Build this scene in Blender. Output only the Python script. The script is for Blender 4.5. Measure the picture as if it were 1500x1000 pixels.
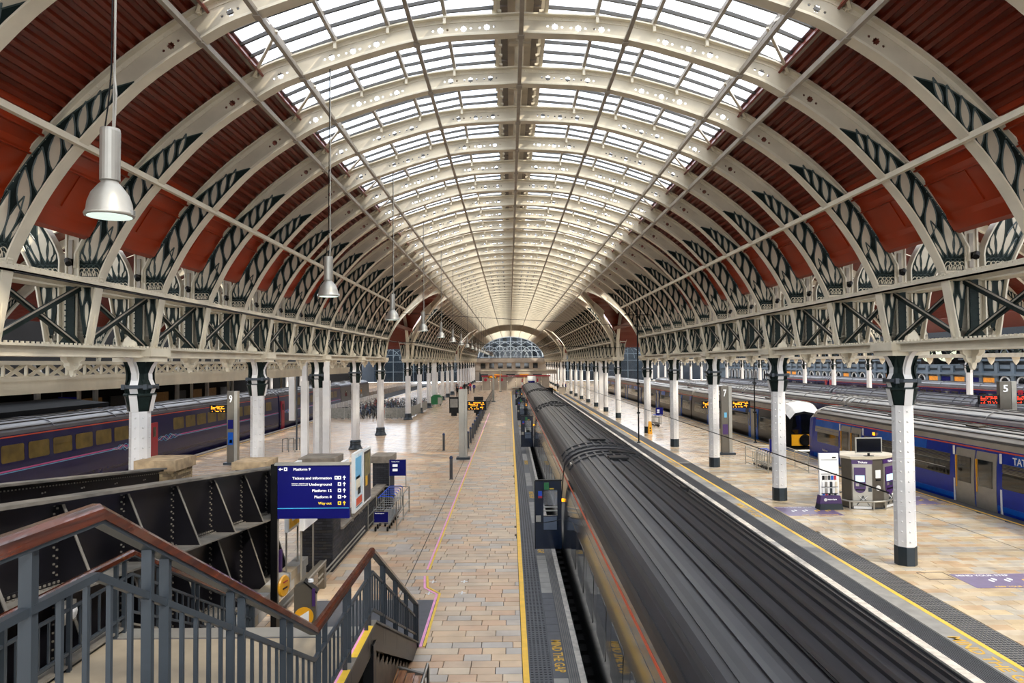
import bpy, math, random
from mathutils import Vector, Matrix, Quaternion
random.seed(7)
PI = math.pi
sc = bpy.context.scene
for o in list(bpy.data.objects): bpy.data.objects.remove(o)
C = sc.collection

# ------------------------------------------------------------------ camera, sky, sun, exposure
H = 5.58
cam = bpy.data.cameras.new('camera'); cam.sensor_width = 36; cam.lens = 1051.0*36/1500; cam.clip_end = 2000; cam.clip_start = .05
co = bpy.data.objects.new('camera', cam); C.objects.link(co)
pit, roll, yaw = .0293, -.008, .0037
fw = Vector((math.sin(yaw)*math.cos(pit), math.cos(yaw)*math.cos(pit), math.sin(pit)))
rt = Vector((math.cos(yaw), -math.sin(yaw), 0)); up = rt.cross(fw)
r2 = rt*math.cos(roll)+up*math.sin(roll); u2 = -rt*math.sin(roll)+up*math.cos(roll)
M = Matrix((r2, u2, -fw)).transposed().to_4x4(); M.translation = (0, 0, H)
co.matrix_world = M
sc.camera = co
w = bpy.data.worlds.new('sky'); sc.world = w; w.use_nodes = True
nt = w.node_tree; nt.nodes.clear()
out = nt.nodes.new('ShaderNodeOutputWorld'); bg = nt.nodes.new('ShaderNodeBackground')
sky = nt.nodes.new('ShaderNodeTexSky'); sky.sky_type = 'NISHITA'; sky.sun_disc = False; sky.sun_elevation = math.radians(38); sky.sun_rotation = math.radians(60)
tc = nt.nodes.new('ShaderNodeTexCoord'); ns = nt.nodes.new('ShaderNodeTexNoise'); ns.inputs['Scale'].default_value = 2.2; ns.inputs['Detail'].default_value = 5
rp = nt.nodes.new('ShaderNodeValToRGB'); rp.color_ramp.elements[0].position = .3; rp.color_ramp.elements[1].position = .62
rp.color_ramp.elements[0].color = (.62, .62, .62, 1)
mx = nt.nodes.new('ShaderNodeMix'); mx.data_type = 'RGBA'; mx.inputs[7].default_value = (3.6, 3.75, 3.95, 1)
nt.links.new(tc.outputs['Generated'], ns.inputs['Vector']); nt.links.new(ns.outputs['Fac'], rp.inputs['Fac'])
nt.links.new(rp.outputs['Color'], mx.inputs[0]); nt.links.new(sky.outputs['Color'], mx.inputs[6])
nt.links.new(mx.outputs[2], bg.inputs['Color']); bg.inputs['Strength'].default_value = 1.0
nt.links.new(bg.outputs[0], out.inputs[0])
sl = bpy.data.lights.new('sun', 'SUN'); sl.energy = 6; sl.angle = math.radians(2.5); sl.color = (1, .9, .74)
so = bpy.data.objects.new('sun', sl); C.objects.link(so)
so.rotation_euler = Vector((-.62, .50, -.78)).to_track_quat('-Z', 'Y').to_euler()
vs = sc.view_settings; vs.view_transform = 'Standard'; vs.look = 'None'; vs.exposure = 0.0; vs.gamma = 1; vs.use_curve_mapping = False

# ------------------------------------------------------------------ materials
def lin(c):
    if isinstance(c, str): c = [int(c[i:i+2], 16)/255 for i in (0, 2, 4)]
    return tuple((x/12.92 if x <= .04045 else ((x+.055)/1.055)**2.4) for x in c)+(1,)
def mat(name, col, rough=.5, metal=0, var=.12, scale=4, emit=0, coat=0, bump=0, spec=.5):
    m = bpy.data.materials.new(name); m.use_nodes = True
    n = m.node_tree; b = n.nodes['Principled BSDF']; L = n.links
    c = lin(col)
    b.inputs['Roughness'].default_value = rough; b.inputs['Metallic'].default_value = metal
    b.inputs['Specular IOR Level'].default_value = spec
    if coat: b.inputs['Coat Weight'].default_value = coat; b.inputs['Coat Roughness'].default_value = .06
    if emit:
        b.inputs['Emission Color'].default_value = c; b.inputs['Emission Strength'].default_value = emit
    if var:
        t = n.nodes.new('ShaderNodeTexCoord'); no = n.nodes.new('ShaderNodeTexNoise'); no.inputs['Scale'].default_value = scale; no.inputs['Detail'].default_value = 6
        r = n.nodes.new('ShaderNodeValToRGB'); r.color_ramp.elements[0].position = .32; r.color_ramp.elements[1].position = .68
        r.color_ramp.elements[0].color = tuple(x*(1-var) for x in c[:3])+(1,); r.color_ramp.elements[1].color = tuple(min(1, x*(1+var)) for x in c[:3])+(1,)
        L.new(t.outputs['Object'], no.inputs['Vector']); L.new(no.outputs['Fac'], r.inputs['Fac']); L.new(r.outputs['Color'], b.inputs['Base Color'])
        if bump:
            bp = n.nodes.new('ShaderNodeBump'); bp.inputs['Strength'].default_value = bump; bp.inputs['Distance'].default_value = .02
            L.new(no.outputs['Fac'], bp.inputs['Height']); L.new(bp.outputs[0], b.inputs['Normal'])
    else: b.inputs['Base Color'].default_value = c
    return m
def stonemat(name, cols, rough, per=True, tile=None, gloss_noise=.06):
    m = bpy.data.materials.new(name); m.use_nodes = True
    n = m.node_tree; b = n.nodes['Principled BSDF']; L = n.links
    r = n.nodes.new('ShaderNodeValToRGB'); r.color_ramp.interpolation = 'CONSTANT'
    els = r.color_ramp.elements
    for i, c in enumerate(cols):
        e = els[0] if i == 0 else (els[1] if i == 1 else els.new(i/len(cols)))
        e.position = i/len(cols); e.color = lin(c)
    t = n.nodes.new('ShaderNodeTexCoord')
    if per:
        oi = n.nodes.new('ShaderNodeObjectInfo'); ge = n.nodes.new('ShaderNodeNewGeometry'); cv = n.nodes.new('ShaderNodeCombineXYZ'); wn = n.nodes.new('ShaderNodeTexWhiteNoise')
        L.new(oi.outputs['Random'], cv.inputs[0]); L.new(ge.outputs['Random Per Island'], cv.inputs[1]); L.new(cv.outputs[0], wn.inputs['Vector']); L.new(wn.outputs['Value'], r.inputs['Fac'])
    else:
        geo = n.nodes.new('ShaderNodeNewGeometry')
        br = n.nodes.new('ShaderNodeTexBrick'); br.inputs['Color1'].default_value = (0, 0, 0, 1); br.inputs['Color2'].default_value = (1, 1, 1, 1); br.inputs['Mortar'].default_value = (.5, .5, .5, 1)
        br.inputs['Scale'].default_value = 1; br.inputs['Brick Width'].default_value = tile[0]; br.inputs['Row Height'].default_value = tile[1]; br.inputs['Mortar Size'].default_value = .008
        L.new(geo.outputs['Position'], br.inputs['Vector']); L.new(br.outputs['Color'], r.inputs['Fac'])
    no = n.nodes.new('ShaderNodeTexNoise'); no.inputs['Scale'].default_value = 1.6; no.inputs['Detail'].default_value = 8
    g2 = n.nodes.new('ShaderNodeNewGeometry'); L.new(g2.outputs['Position'], no.inputs['Vector'])
    mm = n.nodes.new('ShaderNodeMix'); mm.data_type = 'RGBA'; mm.blend_type = 'MULTIPLY'; mm.inputs[0].default_value = .7
    r2_ = n.nodes.new('ShaderNodeValToRGB'); r2_.color_ramp.elements[0].color = (.62, .60, .58, 1); r2_.color_ramp.elements[0].position = .3; r2_.color_ramp.elements[1].position = .6
    L.new(no.outputs['Fac'], r2_.inputs['Fac']); L.new(r.outputs['Color'], mm.inputs[6]); L.new(r2_.outputs['Color'], mm.inputs[7])
    res = mm.outputs[2]
    if not per:
        m3 = n.nodes.new('ShaderNodeMix'); m3.data_type = 'RGBA'; m3.inputs[7].default_value = lin('6b625a')
        L.new(br.outputs['Fac'], m3.inputs[0]); L.new(res, m3.inputs[6]); res = m3.outputs[2]
    L.new(res, b.inputs['Base Color'])
    mr = n.nodes.new('ShaderNodeMapRange'); mr.inputs[3].default_value = rough-gloss_noise; mr.inputs[4].default_value = rough+gloss_noise
    L.new(no.outputs['Fac'], mr.inputs[0]); L.new(mr.outputs[0], b.inputs['Roughness'])
    return m
def glassmat(name, tr=.6, tint=(.93, .96, 1), frost=(.9, .92, .95), gl=.06):
    m = bpy.data.materials.new(name); m.use_nodes = True; n = m.node_tree; n.nodes.clear(); L = n.links
    o = n.nodes.new('ShaderNodeOutputMaterial'); t = n.nodes.new('ShaderNodeBsdfTransparent'); t.inputs[0].default_value = tint+(1,)
    d = n.nodes.new('ShaderNodeBsdfTranslucent'); d.inputs[0].default_value = frost+(1,)
    g = n.nodes.new('ShaderNodeBsdfGlossy'); g.inputs['Roughness'].default_value = .08
    a = n.nodes.new('ShaderNodeMixShader'); b = n.nodes.new('ShaderNodeMixShader'); a.inputs[0].default_value = tr; b.inputs[0].default_value = gl
    L.new(d.outputs[0], a.inputs[1]); L.new(t.outputs[0], a.inputs[2]); L.new(a.outputs[0], b.inputs[1]); L.new(g.outputs[0], b.inputs[2]); L.new(b.outputs[0], o.inputs[0])
    return m
def woodmat(name, c1, c2, rough=.3, axis=(14, 1, 14)):
    m = bpy.data.materials.new(name); m.use_nodes = True; n = m.node_tree; b = n.nodes['Principled BSDF']; L = n.links
    t = n.nodes.new('ShaderNodeTexCoord'); mp = n.nodes.new('ShaderNodeMapping'); mp.inputs['Scale'].default_value = axis
    no = n.nodes.new('ShaderNodeTexNoise'); no.inputs['Scale'].default_value = 3; no.inputs['Detail'].default_value = 8
    r = n.nodes.new('ShaderNodeValToRGB'); r.color_ramp.elements[0].color = lin(c1); r.color_ramp.elements[1].color = lin(c2); r.color_ramp.elements[0].position = .35; r.color_ramp.elements[1].position = .65
    L.new(t.outputs['Object'], mp.inputs[0]); L.new(mp.outputs[0], no.inputs['Vector']); L.new(no.outputs['Fac'], r.inputs['Fac']); L.new(r.outputs[0], b.inputs['Base Color'])
    b.inputs['Roughness'].default_value = rough; b.inputs['Coat Weight'].default_value = .4
    return m
def brickmat(name, c1, c2, mortar, bw=.23, rh=.075):
    m = bpy.data.materials.new(name); m.use_nodes = True; n = m.node_tree; b = n.nodes['Principled BSDF']; L = n.links
    g = n.nodes.new('ShaderNodeNewGeometry'); s = n.nodes.new('ShaderNodeSeparateXYZ'); c = n.nodes.new('ShaderNodeCombineXYZ'); ad = n.nodes.new('ShaderNodeMath')
    L.new(g.outputs['Position'], s.inputs[0]); L.new(s.outputs[0], ad.inputs[0]); L.new(s.outputs[1], ad.inputs[1]); L.new(ad.outputs[0], c.inputs[0]); L.new(s.outputs[2], c.inputs[1])
    br = n.nodes.new('ShaderNodeTexBrick'); br.inputs['Scale'].default_value = 1; br.inputs['Brick Width'].default_value = bw; br.inputs['Row Height'].default_value = rh; br.inputs['Mortar Size'].default_value = .008
    br.inputs['Color1'].default_value = lin(c1); br.inputs['Color2'].default_value = lin(c2); br.inputs['Mortar'].default_value = lin(mortar)
    L.new(c.outputs[0], br.inputs['Vector']); L.new(br.outputs['Color'], b.inputs['Base Color'])
    bp = n.nodes.new('ShaderNodeBump'); bp.inputs['Strength'].default_value = .6; bp.inputs['Distance'].default_value = -.02; L.new(br.outputs['Fac'], bp.inputs['Height']); L.new(bp.outputs[0], b.inputs['Normal'])
    b.inputs['Roughness'].default_value = .8
    return m

CREAM = mat('cream_paint', 'd6ccb6', .42, var=.10, scale=1.5)
CREAM2 = mat('web_cream_paint', 'c5baa4', .5, var=.16, scale=1.2)  # same cream as the flanges; the rib webs' shading is in this darker tone
GREENR = mat('green_scroll_rib', '33413f', .35, var=.1, spec=.5)  # lighter than the dark green, so the scroll outlines carry their highlights in colour
GREEN = mat('dark_green_paint', '1a2422', .5, spec=.12, var=.2, scale=6)
PURL = mat('purlin_taupe_paint', '9a9184', .5)
RED = mat('red_painted_steel', '9a300c', .28, var=.12, scale=.8)
REDC = mat('red_corrugated_steel', '6c240f', .4, var=.12, scale=.8)
WHITE = mat('white_column_paint', 'dcd9d6', .35, var=.06, scale=2)
BASE = mat('column_base_navy', '17242c', .4)
BLACK = mat('black_ironwork', '101011', .35, spec=.2, var=.3, scale=2)
IRON = mat('black_girder_iron', '141317', .33, spec=.25, var=.35, scale=.9)
GREYST = mat('weathered_steel_cap', '6b665e', .6, var=.3, scale=3)
SILVER = mat('brushed_steel', 'aeb0ae', .28, 1, var=.08)
ALU = mat('grey_aluminium', 'a7a399', .4, .6, var=.06)
STEELG = mat('grey_stair_steel', '363d44', .42, .2, var=.1)
GLASS = glassmat('roof_glass', .62)
FROST = glassmat('far_roof_glass', .30, tint=(.9, .9, .9), frost=(.86, .85, .82))
SCRG = glassmat('screen_glass', .75, tint=(.55, .62, .68), frost=(.30, .38, .44), gl=.04)
CARG = mat('dark_train_glass', '0c0d0e', .05, 0, var=0, spec=.9)
YEL = mat('yellow_line_paint', 'e9b62c', .5, var=.1)
TEXTY = mat('yellow_letter_paint', 'c79a1a', .5, var=.15, scale=12)
PINK = mat('pink_tape', 'e79ac4', .5); 
TAPEY = mat('yellow_tape', 'e5bd3a', .5)
CONC = mat('sand_concrete', '8c7f6a', .7, var=.1, scale=3, bump=.1)
CONCG = mat('grey_concrete', '8d8a84', .75, var=.15, scale=3)
COPING = mat('pale_edge_coping', 'b4aea4', .6, var=.25, scale=6)
TACT = mat('dark_tactile_paving', '3d3e42', .55, var=.15, scale=5)
SLATE = mat('dark_grey_slab', '4b4c50', .6, var=.12, scale=5)
RIBG = mat('ribbed_grey_paving', '6b6862', .55, var=.15)
BALL = mat('dark_ballast', '141312', .9, var=.5, scale=14, bump=.6)
RAIL = mat('rail_steel', '5b5148', .35, .9)
STONE = stonemat('platform_stone', ['c5ad90', 'ceb799', 'b9ac9d', 'c8a27f', 'c2a689', 'b3a99e', 'd0b18c', 'c3a585'], .33)
STONER = stonemat('platform_marble', ['cdbb9d', 'd2c2a8', 'c7beac', 'cbae89', 'cfba99', 'c2b9a9', 'd4be98'], .17)
STONEF = stonemat('far_platform_stone', ['bfa78c', 'c6af94', 'baa894', 'c2a17f', 'b49d87'], .23, per=False, tile=(.62, .31), gloss_noise=.05)
STONERF = stonemat('far_platform_marble', ['d6c3a4', 'dccbb0', 'cfc2ae', 'd6b892'], .17, per=False, tile=(.62, .31), gloss_noise=.05)
GROUT = mat('grout', '3f3933', .8)
WOOD = woodmat('varnished_handrail_wood', '240c05', '57240e', .25)
WOODP = woodmat('timber_planks', '6a3a1c', 'a06a3a', .5)
BRICKD = brickmat('dark_brick', '26262b', '34343a', '121214')
BRICKT = brickmat('yellow_stock_brick', 'a08a66', '7d6b50', '4b4338')
STCAP = mat('stone_cap', '7d7366', .8, var=.25, scale=5, bump=.3)
STCAP2 = mat('sandstone_cap', 'b39a78', .8, var=.25, scale=5, bump=.3)
SIGNB = mat('navy_sign_panel', '07095c', .5, var=0, emit=.06, spec=.2)
WTXT = mat('white_lettering', 'f2f2f2', .6, var=0, emit=.4)
YTXT = mat('yellow_lettering', 'f0d020', .6, var=0, emit=.35)
CYAN = mat('cyan_line', '3aa0d8', .5, var=0)
LED = mat('orange_led', 'ffa51a', .5, var=0, emit=2.2)
LEDR = mat('red_led', 'ff3c1a', .5, var=0, emit=2.5)
WHT = mat('white_plastic', 'e8e8e6', .4, var=0)
PURP = mat('purple_panel', '43285e', .4, var=.05)
NAVY = mat('navy_door_paint', '0c1a30', .18, var=.1, coat=.5)
COACH = mat('dark_green_coach_paint', '0b0f10', .12, var=.1, coat=.15)
COROOF = mat('sooty_coach_roof', '2c2b2e', .4, var=.22, scale=1.3, spec=.3)
HSTROOF = mat('grey_train_roof', '5e5e63', .42, var=.18, scale=1)
ROOFRIB = mat('dark_roof_rib', '3a3733', .5)
BEIROOF = mat('beige_grey_train_roof', '9b958a', .4, var=.15, scale=1)
HSTB = mat('violet_blue_train_paint', '1e1f52', .3, var=.08, coat=.3, spec=.25)
HSTD = mat('deep_blue_train_paint', '12164a', .2, var=.08, coat=.15, spec=.25)
HXB = mat('bright_blue_train_paint', '0f55b4', .28, var=.1, coat=.15, spec=.25)
HXB2 = mat('royal_blue_train_paint', '082a92', .28, var=.1, coat=.15, spec=.25)
HXG = mat('grey_train_panel', '8f8a80', .35, .3, var=.08)
HXK = mat('brown_black_train_paint', '1c1612', .3, var=.2, coat=.15, spec=.25)
ORA = mat('orange_red_stripe', 'd2502a', .4, var=0)
PNK = mat('pink_stripe', 'd25aa0', .4, var=0)
CYN = mat('pale_blue_stripe', '6ab4dc', .4, var=0)
REDD = mat('red_door_paint', 'b01c34', .3, var=.05)
YELT = mat('yellow_train_front', 'e0a020', .3, var=.05)
WINREFL = mat('bronze_train_window', '6e5f2c', .3, var=.3, scale=2, spec=.4)  # brownish yellow stands for the reflections on the train windows
UNDER = mat('brown_underframe', '3a2f1c', .7, var=.5, scale=3)
BLUEH = mat('blue_plastic_handle', '1c4cc0', .4, var=0)
BLUEP = mat('blue_bollard_paint', '1a2a50', .35)
GREYB = mat('grey_bollard', '47494c', .45)
BRONZE = mat('bronze_monolith', '6a645a', .35, .5, var=.05)
GRN = mat('green_plastic', '1c6b3a', .4, var=.1)
DARKW = mat('dark_wall', '101012', .8, var=.3, scale=.5, spec=.2)
WALLG = mat('blue_grey_render', '6f7c86', .6, var=.15, scale=.5)
WALLD = mat('dark_blue_grey_panel', '1f2930', .5, var=.2)
STUCCO = mat('tan_stone_wall', '9a8e80', .7, var=.15, scale=.6)
WARM = mat('warm_lit_shop', 'c07a2a', .5, var=.3, emit=.7)
LGREEN = mat('green_lit_sign', '30c060', .5, var=0, emit=2)
SCRB = mat('blank_screen', '05060c', .12, var=0)
SCRC = mat('pale_screen', 'bfe6f0', .3, var=0, emit=.8)

# ------------------------------------------------------------------ mesh helpers
class MB:
    def __init__(s): s.v = []; s.f = []; s.m = []; s.mats = []
    def mi(s, m):
        if m not in s.mats: s.mats.append(m)
        return s.mats.index(m)
    def add(s, vs_, fs, m):
        b = len(s.v); k = s.mi(m); s.v += [tuple(p) for p in vs_]
        for f in fs: s.f.append([b+i for i in f]); s.m.append(k)
        return s
    def box(s, a, b, m):
        x0, y0, z0 = a; x1, y1, z1 = b
        return s.add([(x0, y0, z0), (x1, y0, z0), (x1, y1, z0), (x0, y1, z0), (x0, y0, z1), (x1, y0, z1), (x1, y1, z1), (x0, y1, z1)],
              [(0, 3, 2, 1), (4, 5, 6, 7), (0, 1, 5, 4), (1, 2, 6, 5), (2, 3, 7, 6), (3, 0, 4, 7)], m)
    def bar(s, p, q, w_, h_, m, upv=(0, 0, 1)):
        p = Vector(p); q = Vector(q); d = (q-p).normalized(); u = Vector(upv)
        if abs(d.dot(u)) > .98: u = Vector((0, 1, 0))
        r = d.cross(u).normalized()*(w_/2); t = r.cross(d).normalized()*(h_/2)
        vs_ = [p-r-t, p+r-t, p+r+t, p-r+t, q-r-t, q+r-t, q+r+t, q-r+t]
        return s.add(vs_, [(0, 1, 2, 3), (7, 6, 5, 4), (0, 4, 5, 1), (1, 5, 6, 2), (2, 6, 7, 3), (3, 7, 4, 0)], m)
    def tube(s, pts, r, m, n=6, cap=True):
        pts = [Vector(p) for p in pts]; rs = r if isinstance(r, (list, tuple)) else [r]*len(pts); vs_ = []; fs = []
        for i, p in enumerate(pts):
            d = (pts[min(i+1, len(pts)-1)]-pts[max(i-1, 0)]).normalized()
            a = Vector((0, 0, 1)) if abs(d.z) < .9 else Vector((1, 0, 0))
            x = d.cross(a).normalized(); y = d.cross(x)
            for k in range(n): vs_.append(p+x*rs[i]*math.cos(2*PI*k/n)+y*rs[i]*math.sin(2*PI*k/n))
        for i in range(len(pts)-1):
            for k in range(n): fs.append((i*n+k, i*n+(k+1) % n, (i+1)*n+(k+1) % n, (i+1)*n+k))
        if cap: fs += [tuple(range(n)), tuple(range((len(pts)-1)*n+n-1, (len(pts)-1)*n-1, -1))]
        return s.add(vs_, fs, m)
    def lathe(s, prof, c, m, n=16, rot=0):
        vs_ = []; fs = []
        for r, z in prof:
            for k in range(n): a = 2*PI*k/n+rot; vs_.append((c[0]+r*math.cos(a), c[1]+r*math.sin(a), c[2]+z))
        for i in range(len(prof)-1):
            for k in range(n): fs.append((i*n+k, i*n+(k+1) % n, (i+1)*n+(k+1) % n, (i+1)*n+k))
        fs += [tuple(range(n-1, -1, -1)), tuple(range((len(prof)-1)*n, len(prof)*n))]
        return s.add(vs_, fs, m)
    def prism(s, poly, ax, a, b, m):
        # poly in the plane across axis ax ('x': (y,z), 'y': (x,z), 'z': (x,y)), extruded a..b
        def P(p, t): return {'x': (t, p[0], p[1]), 'y': (p[0], t, p[1]), 'z': (p[0], p[1], t)}[ax]
        n = len(poly); vs_ = [P(p, a) for p in poly]+[P(p, b) for p in poly]
        fs = [tuple(range(n)), tuple(range(2*n-1, n-1, -1))]+[(i, (i+1) % n, n+(i+1) % n, n+i) for i in range(n)]
        return s.add(vs_, fs, m)
    def ribbon(s, pts, offs, y0, y1, m, closed=False):
        # strip between two (x,z) polylines, thickness y0..y1 in y
        n = len(pts); vs_ = []
        for p, q in zip(pts, offs): vs_ += [(p[0], y0, p[1]), (q[0], y0, q[1]), (q[0], y1, q[1]), (p[0], y1, p[1])]
        fs = []
        R_ = range(n if closed else n-1)
        for i in R_:
            a = 4*i; b = 4*((i+1) % n)
            fs += [(a, a+1, b+1, b), (a+1, a+2, b+2, b+1), (a+2, a+3, b+3, b+2), (a+3, a, b, b+3)]
        if not closed: fs += [(3, 2, 1, 0), tuple(4*(n-1)+k for k in range(4))]
        return s.add(vs_, fs, m)
    def mesh(s, name='mesh', smooth=False):
        me = bpy.data.meshes.new(name); me.from_pydata(s.v, [], s.f)
        for m in s.mats: me.materials.append(m)
        me.polygons.foreach_set('material_index', s.m)
        if smooth: me.polygons.foreach_set('use_smooth', [True]*len(s.f))
        me.update(); return me
    def build(s, name, parent=None, loc=None, smooth=False, **kw):
        return ob(name, s.mesh(name, smooth), parent, loc, **kw)
def fixn(me):
    import bmesh
    b = bmesh.new(); b.from_mesh(me); bmesh.ops.recalc_face_normals(b, faces=b.faces); b.to_mesh(me); b.free(); return me
def ob(name, me, parent=None, loc=None, label=None, kind=None):
    o = bpy.data.objects.new(name, me); C.objects.link(o)
    if parent: o.parent = parent
    if loc: o.location = loc
    if label: o['label'] = label
    if kind: o['kind'] = kind
    return o
def tag(o, label, cat=None, group=None, kind=None):
    o['label'] = label
    if cat: o['category'] = cat
    if group: o['group'] = group
    if kind: o['kind'] = kind
    return o
def thing(name, label, cat, loc=(0, 0, 0), rz=0, group=None, kind=None):
    o = bpy.data.objects.new(name, None); C.objects.link(o); o.location = loc; o.rotation_euler = (0, 0, rz); o.empty_display_size = .2
    return tag(o, label, cat, group, kind)
def copy_tree(o, parent=None, loc=None, rz=None, label=None, group=None):
    c = o.copy(); C.objects.link(c)
    if parent: c.parent = parent
    if loc is not None: c.location = loc
    if rz is not None: c.rotation_euler = (0, 0, rz)
    if label: c['label'] = label
    if group: c['group'] = group
    for ch in list(o.children): copy_tree(ch, c)
    return c
def struct(name, mb, label=None, parent=None, loc=None):
    o = mb.build(name, parent, loc)
    if not parent: o['kind'] = 'structure'
    if label: o['label'] = label
    return o
def textmesh(body, size, m, ext=.004, align='LEFT', sx=1.0):
    cu = bpy.data.curves.new('txt', 'FONT'); cu.body = body; cu.size = size; cu.extrude = ext; cu.align_x = align; cu.align_y = 'BOTTOM_BASELINE'; cu.resolution_u = 2; cu.offset = .014*size
    o = bpy.data.objects.new('txt', cu); C.objects.link(o)
    me = bpy.data.meshes.new_from_object(o); bpy.data.objects.remove(o); bpy.data.curves.remove(cu)
    me.materials.clear(); me.materials.append(m)
    if sx != 1:
        for v in me.vertices: v.co.x *= sx
    return me
def text(name, body, size, m, loc, rot, parent=None, align='LEFT', ext=.004, sx=1.0):
    o = ob(name, textmesh(body, size, m, ext, align, sx), parent, loc); o.rotation_euler = rot; return o
def curvefill(name, loops, ext, m):
    cu = bpy.data.curves.new(name, 'CURVE'); cu.dimensions = '2D'; cu.fill_mode = 'BOTH'; cu.extrude = ext
    for lp in loops:
        sp = cu.splines.new('POLY'); sp.points.add(len(lp)-1)
        for p, q in zip(sp.points, lp): p.co = (q[0], q[1], 0, 1)
        sp.use_cyclic_u = True
    o = bpy.data.objects.new(name, cu); C.objects.link(o); me = bpy.data.meshes.new_from_object(o)
    bpy.data.objects.remove(o); bpy.data.curves.remove(cu)
    me.transform(Matrix.Rotation(PI/2, 4, 'X')); me.materials.clear(); me.materials.append(m); return me
def interp(tab, x):
    if x <= tab[0][0]: return tab[0][1]
    for (a, b), (c, d) in zip(tab, tab[1:]):
        if x <= c: return b+(d-b)*(x-a)/(c-a)
    return tab[-1][1]
def smoothpath(pts, n):
    # Catmull-Rom through pts, n samples per segment
    res = []
    P = [Vector(p) for p in pts]
    for i in range(len(P)-1):
        p0 = P[i-1] if i else P[0]*2-P[1]; p1 = P[i]; p2 = P[i+1]; p3 = P[i+2] if i+2 < len(P) else P[-1]*2-P[-2]
        for k in range(n):
            t = k/n; res.append(.5*((2*p1)+(-p0+p2)*t+(2*p0-5*p1+4*p2-p3)*t*t+(-p0+3*p1-3*p2+p3)*t**3))
    res.append(P[-1]); return [tuple(r) for r in res]
ORD = ['first', 'second', 'third', 'fourth', 'fifth', 'sixth', 'seventh', 'eighth', 'ninth', 'tenth', 'eleventh', 'twelfth', 'thirteenth', 'fourteenth', 'fifteenth', 'sixteenth', 'seventeenth', 'eighteenth', 'nineteenth', 'twentieth']

XC, UC, RS = .33, 10.45, 3.048            # middle of the span, half distance of the column lines, rib spacing
Y1, CS = 19.72, 9.144                      # first column pair, column spacing
INN = [(0, 13.31), (2.45, 13.13), (5.12, 12.32), (6.19, 11.80), (7.42, 10.93), (8.48, 9.82), (9.08, 9.03), (9.51, 8.29), (9.83, 7.57), (9.98, 6.78), (10.11, 6.02)]
OUT = [(0, 13.73), (2.55, 13.55), (5.3, 12.77), (6.45, 12.25), (7.97, 11.14), (8.98, 10.15), (9.6, 9.38), (10.0, 8.80), (10.33, 8.17), (10.35, 7.6), (10.35, 6.02)]
inn = smoothpath(INN, 4); outp = smoothpath(OUT[:9], 4)+[(10.34, 7.85), (10.35, 7.6), (10.35, 6.02)]
def sub(path, a, b):
    return [p for p in path if a <= p[0] <= b]
def mir(pts): return [(-x, z) for x, z in pts]
def offset(pts, d):
    r = []
    for i, p in enumerate(pts):
        a = Vector(pts[max(i-1, 0)]); b = Vector(pts[min(i+1, len(pts)-1)]); t = (b-a).normalized(); r.append((p[0]-t.y*d, p[1]+t.x*d))
    return r
def star(cx, cz, r, n=8):
    return [(cx+(r if k % 2 == 0 else r*.72)*math.cos(PI*k/n), cz+(r if k % 2 == 0 else r*.72)*math.sin(PI*k/n)) for k in range(2*n)]
def disc(cx, cz, r, n=8): return [(cx+r*math.cos(2*PI*k/n), cz+r*math.sin(2*PI*k/n)) for k in range(n)]

def web_mesh(umax):
    i_ = [p for p in inn if p[0] <= umax]; o_ = [p for p in outp if p[0] <= umax+.12] if umax < 9.9 else outp
    loop = mir(o_)[::-1]+o_[1:]+i_[::-1]+mir(i_)[1:]
    loops = [loop]
    for u in (.8, 1.35, 1.9, 3.4, 3.95, 4.45, 5.65, 6.78):
        if u > umax-.3: continue
        zc = (interp(INN, u)+interp(OUT, u))/2; s = (interp(INN, u+.2)-interp(INN, u-.2))/.4; d = Vector((1, s)).normalized()
        for sg in (-1, 1):
            loops.append(star(sg*u, zc+.01, .085))
            for e in (-1, 1): loops.append(disc(sg*(u+e*.17*d.x), zc+.01+e*.17*d.y, .03))
    return curvefill('rib_web', loops, .012, CREAM2)
def flange_mesh(which, umax, wid=.15):
    path = inn if which == 'in' else outp
    p = [q for q in path if q[0] <= umax+(.12 if which != 'in' and umax < 9.9 else 0)]
    if which == 'out' and umax > 9.9: p = [q for q in p if q[1] > 7.62 or q[0] < 10]
    full = mir(p)[::-1]+p[1:]
    mb = MB(); off = offset(full, -.035 if which == 'in' else .035)
    mb.ribbon(full, off, -wid, wid, CREAM)
    # angle legs and rivets against the web
    a = offset(full, .09 if which == 'in' else -.09)
    mb.ribbon(full, a, -.028, -.012, CREAM)
    c = offset(full, .045 if which == 'in' else -.045)
    acc = 0
    for k in range(1, len(c)):
        p0 = Vector(c[k-1]); p1 = Vector(c[k]); L = (p1-p0).length; t = .2-acc
        while t < L:
            q = p0.lerp(p1, t/L); x, z = q
            mb.add([(x-.014, -.028, z-.014), (x+.014, -.028, z-.014), (x+.014, -.028, z+.014), (x-.014, -.028, z+.014), (x, -.045, z)], [(0, 1, 4), (1, 2, 4), (2, 3, 4), (3, 0, 4)], CREAM)
            t += .2
        acc = (acc+L) % .2
    return fixn(mb.mesh('flange'))
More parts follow.
